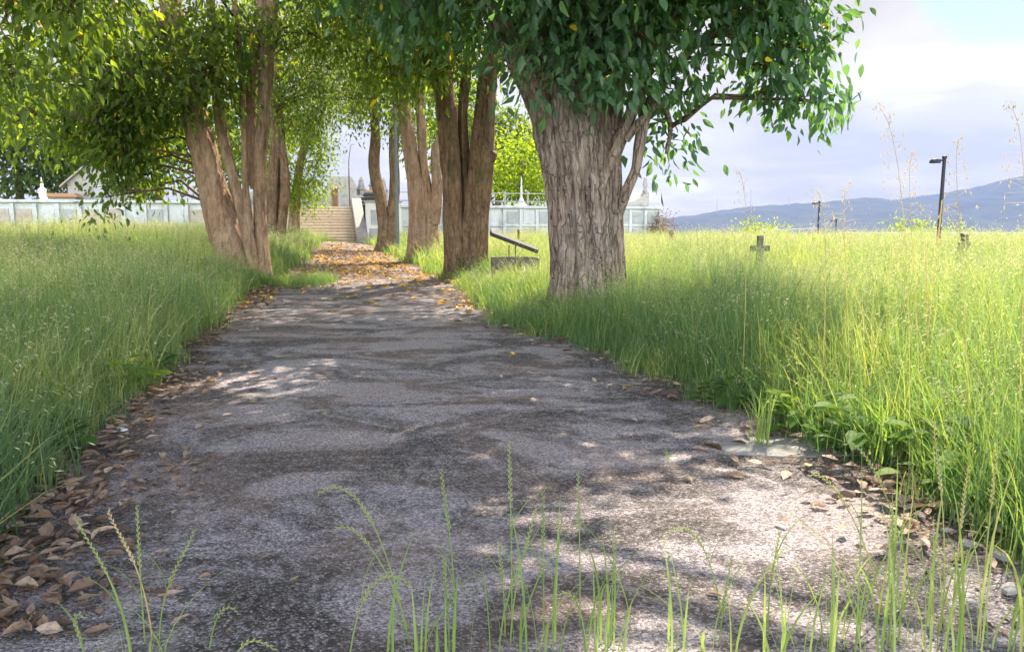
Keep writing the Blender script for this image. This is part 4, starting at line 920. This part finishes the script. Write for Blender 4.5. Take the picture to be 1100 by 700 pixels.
for a in [('dark broadleaf weed at the grass edge left of the concrete patch', 786, 440, 46, .13, .26, (0, .4), 1), ('yellow-green broadleaf weed behind the concrete patch', 866, 466, 50, .15, .28, (.5, 1), 2), ('low trailing weed beside the kerb stone', 900, 486, 36, .09, .16, (.3, .7), 3), ('tall leafy weed at the right verge over the kerb stone', 948, 498, 56, .13, .40, (.1, .8), 4), ('broadleaf weed at the left grass edge above the leaf drift', 160, 404, 36, .14, .26, (.1, .5), 5), ('bright lit weed on the left verge', 128, 424, 40, .13, .32, (.6, 1), 6), ('dark low weed on the left verge nearest the camera', 52, 492, 40, .13, .26, (0, .5), 7), ('leafy weed at the far right edge of the verge', 1040, 540, 50, .13, .42, (.2, .9), 8)]: weed(*a)

# ------------------------------------------------------------------ tall single stalks and tufts
def blade(mb_v, mb_f, base, az, h, w, bend, segs=7):
    d = Vector((math.cos(az), math.sin(az), 0)); s = Vector((-math.sin(az), math.cos(az), 0)); n0 = len(mb_v)
    for k in range(segs + 1):
        t = k / segs; c = Vector(base) + d * bend * h * t * t + Vector((0, 0, h * (t - .35 * bend * t ** 3))); ww = w * .5 * (1 - t ** 2.5) * (.6 + .4 * min(1, t * 4)) + .0003
        fold = Vector((0, 0, .0)) + d * (w * .18)
        mb_v += [c - s * ww, c - fold * (1 - t), c + s * ww]
    for k in range(segs):
        a = n0 + 3 * k; mb_f += [(a, a + 1, a + 4, a + 3), (a + 1, a + 2, a + 5, a + 4)]
def simple_mesh(name, V, Fc, mat, tint):
    return npmesh(name, [tuple(v) for v in V], np.array(Fc), mat, tint=np.full(len(V), tint) if np.isscalar(tint) else tint, smooth=True)
SG = 'seeding grass stalks in the foreground'
def stalk(label, tip, bx, Y, tint, kind='rye', nleaf=1, nod=0.0, head=.2, thick=.0022, sd=0, group=SG, nodx=None):
    rs = random.Random(sd); T_ = P(tip[0], tip[1], Y); base = Vector(((bx - CXP) / F * Y, Y + rs.uniform(-.06, .06), 0)); rel = T_ - base
    t = thing('grass_stalk', label, 'grass stalk', base, 0, group)
    n_ = 15; C = []
    top = rel + Vector((0, 0, abs(nod) * .9)) - Vector((nod, 0, 0)) if nod else rel
    c1 = Vector((rel.x * .1 if not nod else (rel.x - nod) * .3, 0, rel.z * .6)); c2 = top if nod else rel * .75 + Vector((rel.x * .08, 0, rel.z * .05))
    for k in range(n_ + 1):
        u = k / n_; a = (1 - u) ** 3; b_ = 3 * u * (1 - u) ** 2; c_ = 3 * u * u * (1 - u); C.append(c1 * b_ + c2 * c_ + rel * u ** 3)
    ln_ = [0]
    for k in range(n_): ln_.append(ln_[-1] + (C[k + 1] - C[k]).length)
    total = ln_[-1]
    def at(s):
        s = max(0, min(total * .9999, s))
        for k in range(n_):
            if ln_[k + 1] >= s: f = (s - ln_[k]) / (ln_[k + 1] - ln_[k]); return C[k].lerp(C[k + 1], f)
        return C[-1]
    b = MB(); b.tube(C, [thick * (1.15 - .6 * k / n_) for k in range(n_ + 1)], 5)
    o = b.build('stem', M['stalk'], t, smooth=True); a = o.data.attributes.new('tint', 'FLOAT', 'POINT'); a.data.foreach_set('value', [tint] * len(o.data.vertices))
    V = []; Fc = []
    if kind == 'rye':       # two ranks of spikelets, flat against the stem
        m_ = int(head / .0085)
        for k in range(m_):
            s = total - head + head * k / m_; c = at(s); d = (at(s + .012) - at(s - .012)).normalized(); sgn = 1 if k % 2 else -1
            side = d.cross(Vector((rs.uniform(-.3, .3), 1, 0))).normalized() * sgn; L = .021 * (1 - .35 * k / m_); ww = .0042 * (1 - .4 * k / m_)
            e = c + d * L + side * .0062; nrm = d.cross(side).normalized(); i0 = len(V)
            V += [c, c.lerp(e, .45) + side * ww, e, c.lerp(e, .45) - side * ww * .35, c.lerp(e, .45) + nrm * ww * .8, c.lerp(e, .45) - nrm * ww * .8]
            Fc += [(i0, i0 + 1, i0 + 4), (i0 + 1, i0 + 2, i0 + 4), (i0 + 2, i0 + 3, i0 + 4), (i0 + 3, i0, i0 + 4), (i0 + 1, i0, i0 + 5), (i0 + 2, i0 + 1, i0 + 5), (i0 + 3, i0 + 2, i0 + 5), (i0, i0 + 3, i0 + 5)]
    else:                   # wild oat: loose panicle of drooping spikelets on thin threads
        pb = MB(); pb.tube([at(total - head + head * k / 8) for k in range(9)], [thick * .8 * (1 - .08 * k) for k in range(9)], 4)
        sh = pb.build('seed_head', M['stalk'], t); a = sh.data.attributes.new('tint', 'FLOAT', 'POINT'); a.data.foreach_set('value', [.9] * len(sh.data.vertices))
        for k in range(30):
            s = total - head + head * (k / 30) ** .8; c = at(s); a_ = rs.uniform(0, 6.28); r_ = (.02 + .1 * (1 - k / 30)) * rs.uniform(.4, 1)
            e = c + Vector((math.cos(a_) * r_, math.sin(a_) * r_ * .8, rs.uniform(-.01, .05))); g = e + Vector((math.cos(a_) * .01, 0, -.012))
            pb = MB(); pb.tube([c, e, g], [.0009, .0007, .0006], 3)
            L = .026; d = Vector((rs.uniform(-.4, .4), rs.uniform(-.4, .4), -1)).normalized(); sd_ = d.orthogonal().normalized() * .0036; s2 = d.cross(sd_).normalized() * .0036
            pb.add([g, g + d * L * .4 + sd_, g + d * L * .4 + s2, g + d * L * .4 - sd_, g + d * L * .4 - s2, g + d * L], [(0, 1 + q, 1 + (q + 1) % 4) for q in range(4)] + [(5, 1 + (q + 1) % 4, 1 + q) for q in range(4)])
            o2 = pb.build('spikelet', M['seed'], sh); a = o2.data.attributes.new('tint', 'FLOAT', 'POINT'); a.data.foreach_set('value', [min(1, tint)] * len(o2.data.vertices))
    if V: link('seed_head', simple_mesh('seed_head', V, Fc, M['seed'], min(1, tint)), t)
    for k in range(nleaf):
        V = []; Fc = []; c = at(total * rs.uniform(.15, .5)); blade(V, Fc, c, rs.choice([rs.uniform(-.5, .5), rs.uniform(2.6, 3.7)]), rs.uniform(.14, .3), rs.uniform(.005, .008), rs.uniform(.3, .9)); link('leaf_blade', simple_mesh('leaf_blade', V, Fc, M['stalk'], tint * .5), t)
    return t
ST = [ # label, tip, base px, Y, tint, kind, leaves, nod, head
 ('pale curved stalk leaning left, leftmost tall one in the foreground', (80, 552), 118, 2.2, .6, 'rye', 1, 0, .22),
 ('straw-yellow upright stalk in the left foreground', (116, 548), 126, 2.15, 1.0, 'rye', 0, 0, .2),
 ('green-grey upright stalk right of the straw-yellow one', (147, 542), 134, 2.2, .55, 'rye', 1, 0, .2),
 ('green stalk slanting right in the left foreground', (209, 568), 150, 2.2, .4, 'rye', 1, 0, .2),
 ('short nodding stalk at the bottom left corner', (92, 664), 58, 2.0, .5, 'rye', 1, .06, .12),
 ('bent-topped green stalk between the left stalks and the long nodding one', (255, 656), 195, 2.1, .35, 'rye', 1, .05, .1),
 ('low arching stalk with its tip drooping at the bottom left of centre', (296, 698), 225, 2.0, .5, 'rye', 0, .1, .12),
 ('long seed head nodding to the left over the asphalt', (341, 531), 434, 2.2, .45, 'rye', 1, -.13, .24),
 ('lower shorter seed head nodding left beside the long nodding one', (359, 569), 432, 2.25, .45, 'rye', 1, -.07, .14),
 ('stalk with its seed head bent flat to the right', (442, 628), 360, 2.05, .45, 'rye', 1, .12, .2),
 ('slim green upright stalk left of the tallest central one', (474, 504), 486, 2.25, .35, 'rye', 1, 0, .2),
 ('short green stalk beside the slim upright one', (476, 596), 478, 2.1, .3, 'rye', 2, 0, .14),
 ('tallest thin straight stalk in the centre foreground', (547, 474), 550, 2.3, .45, 'rye', 1, 0, .2),
 ('stalk with its dense head leaning right of the tallest central stalk', (576, 543), 548, 2.2, .5, 'rye', 1, 0, .14),
 ('short stalk with feathery head left of the tallest central stalk', (536, 582), 542, 2.15, .5, 'rye', 1, 0, .14),
 ('straight green stalk right of the centre', (583, 527), 586, 2.2, .3, 'rye', 2, 0, .18),
 ('upright stalk with a narrow head near the sunny patch', (621, 506), 628, 2.25, .5, 'rye', 1, 0, .2),
 ('short stalk standing before the sunny patch', (660, 572), 662, 2.2, .4, 'rye', 1, 0, .16),
 ('thin stalk curving over left of the sunny patch', (598, 640), 640, 2.0, .6, 'rye', 1, -.06, .1),
 ('arching stalk nodding left in the sunny patch', (714, 574), 795, 2.3, .55, 'rye', 1, -.1, .18),
 ('straight stalk amid the sunny patch', (786, 596), 784, 2.2, .4, 'rye', 1, 0, .18),
 ('straight stalk at the right rim of the sunny patch', (838, 570), 850, 2.2, .5, 'rye', 1, 0, .2),
 ('long pale stalk leaning left from the right foreground tuft', (868, 512), 985, 2.3, .7, 'rye', 1, -.06, .2),
 ('arched grey-green stalk over the dry leaves at right', (906, 478), 1010, 2.45, .6, 'rye', 1, -.06, .22),
 ('tall pale seed head in front of the lit grass at right', (1003, 452), 1040, 2.3, .75, 'rye', 1, 0, .24),
 ('tall pale seed head right of the dry leaves', (1040, 500), 1060, 2.25, .8, 'rye', 1, 0, .22),
 ('tall pale seed head at the far right foreground', (1072, 474), 1090, 2.3, .75, 'rye', 1, 0, .22),
 ('pale seed head rising from the right foreground tuft', (958, 545), 975, 2.2, .6, 'rye', 1, 0, .18)]
for k, s in enumerate(ST): stalk(*s, sd=k + 1)
OG = 'wild oat stalks against the sky'
for k, s in enumerate([('wild oat stalk leaning left against the sky left of the tall lamp post', (937, 118), 990, 3.6, .95), ('wild oat stalk just left of the tall black lamp post', (985, 165), 1005, 3.8, .9), ('wild oat stalk at the right edge with its head against the clouds', (1078, 118), 1120, 3.4, .95), ('wild oat stalk between the tall lamp post and the right edge', (1035, 150), 1060, 3.6, .9), ('wild oat stalk right of the stone cross against the hills', (870, 205), 890, 4.4, .9), ('wild oat stalk before the middle of the hills', (915, 200), 925, 4.2, .95), ('faint wild oat stalk over the left end of the hills', (788, 185), 800, 5.5, .95)]):
    stalk(*s, kind='oat', nleaf=1, nod=-.12 if k % 2 == 0 else .1, head=.5, thick=.0018, sd=60 + k, group=OG)
stalk('old rust-coloured dock stalk standing in the lit grass at right', (995, 262), 998, 6.2, 1.0, 'rye', 0, 0, .35, .006, 90, None)
stalk('thin rust-brown dead stalk standing in the shaded grass near the path edge', (792, 318), 790, 6.8, 1.0, 'rye', 0, 0, .25, .004, 91, None)
stalk('leaning brown dead stalk in the lit grass below the tall lamp post', (1012, 215), 1000, 5.2, 1.0, 'rye', 1, 0, .3, .004, 92, None)
def tuft(label, px, Y, n_, h, w, spread, tints, sd, x=None):
    rs = random.Random(sd); base = Vector(((px - CXP) / F * Y, Y, 0)); V = []; Fc = []; T = []
    for k in range(n_):
        n0 = len(V); blade(V, Fc, (rs.gauss(0, spread), rs.gauss(0, spread * .6), 0), rs.uniform(0, 6.28), h * rs.uniform(.45, 1.1), w * rs.uniform(.6, 1.2), rs.uniform(.05, .7)); T += [rs.uniform(*tints)] * (len(V) - n0)
    o = link('grass_tuft', simple_mesh('grass_tuft', V, Fc, M['stalk'], T)); o.location = base
    tag(o, label, 'grass tuft', 'leafy grass tufts in the foreground'); return o
for k, a in enumerate([('leafy grass tuft at the bottom centre under the tallest stalk', 560, 2.1, 15, .5, .007, .07, (0, .5)), ('leafy grass tuft at the bottom below the sunny patch', 655, 2.1, 14, .48, .007, .08, (0, .5)), ('sparse grass tuft at bottom under the left nodding seed heads', 420, 2.0, 9, .42, .007, .06, (0, .5)), ('small tuft below the bent seed head left of centre', 470, 2.05, 8, .36, .008, .05, (.1, .5)),
    ('sparse tuft at bottom left under the straw-yellow stalk', 120, 2.0, 9, .36, .006, .05, (.2, .6)), ('dense leafy tuft at the lower right', 990, 2.15, 32, .6, .0075, .10, (.1, .7)), ('dense leafy tuft in the bottom right corner', 1080, 2.15, 36, .62, .0075, .12, (.1, .8)), ('small leafy tuft right of the sunny patch', 850, 2.05, 14, .42, .008, .07, (.1, .6)), ('thin tuft at the bottom between sunny patch and right tuft', 905, 2.05, 12, .46, .008, .07, (.2, .7)), ('thin tuft at bottom right of centre', 735, 2.05, 10, .4, .008, .07, (.1, .6)),
    ('upright tuft growing through the concrete patch', 824, 4.3, 26, .42, .008, .035, (.1, .5)), ('short yellow-green tuft beside the dry leaves at right', 998, 3.35, 18, .22, .008, .03, (.4, .8)), ('tiny tuft alone on the asphalt left of the concrete patch', 722, 3.95, 6, .14, .005, .012, (.1, .4))]): tuft(*a, sd=70 + k)

# ------------------------------------------------------------------ haze
b = MB(); x0, x1, y0, y1, z0, z1 = -3700, 3700, -450, 4000, -76, 480
b.box(((x0 + x1) / 2, (y0 + y1) / 2, (z0 + z1) / 2), (x1 - x0, y1 - y0, z1 - z0))
m, nt, out = newmat('haze'); pvn = nt.nodes.new('ShaderNodeVolumePrincipled'); pvn.inputs['Color'].default_value = (.19, .35, .92, 1); pvn.inputs['Density'].default_value = .00011; pvn.inputs['Anisotropy'].default_value = .2
nt.links.new(pvn.outputs[0], out.inputs['Volume'])
HAZE = True
if HAZE: o = b.build('haze', m); tag(o, 'thin blue haze over the valley', 'haze', kind='stuff')

# ------------------------------------------------------------------ light and sky
w = bpy.data.worlds.new('World'); sc.world = w; w.use_nodes = True; nt = w.node_tree; nt.nodes.clear()
out = nt.nodes.new('ShaderNodeOutputWorld'); bg = N(nt, 'ShaderNodeBackground', Strength=.10)
sky = nt.nodes.new('ShaderNodeTexSky'); sky.sky_type = 'NISHITA'; sky.sun_disc = False; sky.sun_elevation = SUN_EL; sky.sun_rotation = SUN_AZ
tc = nt.nodes.new('ShaderNodeTexCoord'); sep = nt.nodes.new('ShaderNodeSeparateXYZ'); nt.links.new(tc.outputs['Generated'], sep.inputs[0])
zz = math_n(nt, 'ADD', math_n(nt, 'MAXIMUM', sep.outputs[2], 0.0), .16)
cmb = nt.nodes.new('ShaderNodeCombineXYZ'); nt.links.new(math_n(nt, 'DIVIDE', sep.outputs[0], zz), cmb.inputs[0]); nt.links.new(math_n(nt, 'DIVIDE', sep.outputs[1], zz), cmb.inputs[1])
mp = nt.nodes.new('ShaderNodeMapping'); mp.inputs['Location'].default_value = (.35, .2, 0); nt.links.new(cmb.outputs[0], mp.inputs[0])
cn = noise_n(nt, mp.outputs[0], .85, 9, .56, .25); cn2 = noise_n(nt, mp.outputs[0], 1.25, 8, .55, .4)
def cone(px, py, inner, outer):      # 1 inside a patch of sky round one compass direction
    d = ray(px, py).normalized(); dp = nt.nodes.new('ShaderNodeVectorMath'); dp.operation = 'DOT_PRODUCT'
    nt.links.new(tc.outputs['Generated'], dp.inputs[0]); dp.inputs[1].default_value = d
    mr = nt.nodes.new('ShaderNodeMapRange'); mr.interpolation_type = 'SMOOTHSTEP'; nt.links.new(dp.outputs['Value'], mr.inputs[0])
    mr.inputs[1].default_value = math.cos(R(outer)); mr.inputs[2].default_value = math.cos(R(inner)); return mr.outputs[0]
cov = ramp(nt, [(.20, (0, 0, 0)), (.36, (1, 1, 1))], math_n(nt, 'ADD', math_n(nt, 'SUBTRACT', cn.outputs[0], math_n(nt, 'MULTIPLY', cone(1070, -10, 1.5, 6), .34)), math_n(nt, 'MULTIPLY', math_n(nt, 'SUBTRACT', .24, sep.outputs[2]), .8)))
sf = math_n(nt, 'SUBTRACT', math_n(nt, 'ADD', cn2.outputs[0], math_n(nt, 'MULTIPLY', cone(940, 165, 2, 10), .12)), math_n(nt, 'MULTIPLY', cone(965, 68, 1, 5), .14))
shade = ramp(nt, [(.34, (4.7, 4.4, 4.0)), (.43, (3.9, 3.65, 3.3)), (.54, (3.6, 3.3, 2.72)), (.68, (3.1, 2.84, 2.32))], sf)
# unseen clouds overhead and behind the camera, brightened and blued as added fill light
ov = math_n(nt, 'ADD', 1.0, math_n(nt, 'MULTIPLY', math_n(nt, 'SMOOTH_MIN', math_n(nt, 'MULTIPLY', math_n(nt, 'MAXIMUM', math_n(nt, 'SUBTRACT', sep.outputs[2], .34), 0), 3.0), 1.0), 3.0))
bk = math_n(nt, 'ADD', ov, math_n(nt, 'MULTIPLY', math_n(nt, 'MAXIMUM', math_n(nt, 'MULTIPLY', sep.outputs[1], -1.0), 0.0), 5.2))
cloud = nt.nodes.new('ShaderNodeVectorMath'); cloud.operation = 'SCALE'; nt.links.new(shade.outputs[0], cloud.inputs[0]); nt.links.new(math_n(nt, 'SUBTRACT', bk, 1.0), cloud.inputs['Scale'])
lit = mix(nt, 1.0, shade.outputs[0], mix(nt, 1.0, cloud.outputs[0], (.84, .97, 1.16), 'MULTIPLY'), 'ADD')
skyc = mix(nt, cov.outputs[0], mix(nt, 1.0, sky.outputs[0], (.60, .58, .64), 'MULTIPLY'), lit)
nt.links.new(skyc, bg.inputs[0]); nt.links.new(bg.outputs[0], out.inputs[0])
sl = bpy.data.lights.new('sun', 'SUN'); sl.energy = 5.0; sl.angle = R(.55); sl.color = (1, .86, .69)
so = bpy.data.objects.new('sun', sl); col.objects.link(so); so.rotation_euler = (-sun_to).to_track_quat('-Z', 'Y').to_euler()

cam = bpy.data.cameras.new('camera'); co = bpy.data.objects.new('camera', cam); col.objects.link(co)
co.location = (0, 0, H); co.rotation_euler = (math.pi / 2 - PITCH, 0, 0); cam.sensor_width = 36; cam.lens = 36 * F / 1100; cam.clip_start = .05; cam.clip_end = 20000
sc.camera = co
sc.view_settings.view_transform = 'Standard'; sc.view_settings.look = 'None'; sc.view_settings.gamma = 1; sc.view_settings.exposure = 1.5
cy = sc.cycles; cy.max_bounces = 7; cy.diffuse_bounces = 4; cy.glossy_bounces = 2; cy.transmission_bounces = 5; cy.volume_bounces = 0; cy.transparent_max_bounces = 4; cy.caustics_reflective = False; cy.caustics_refractive = False
cy.use_denoising = True; cy.sample_clamp_indirect = 6
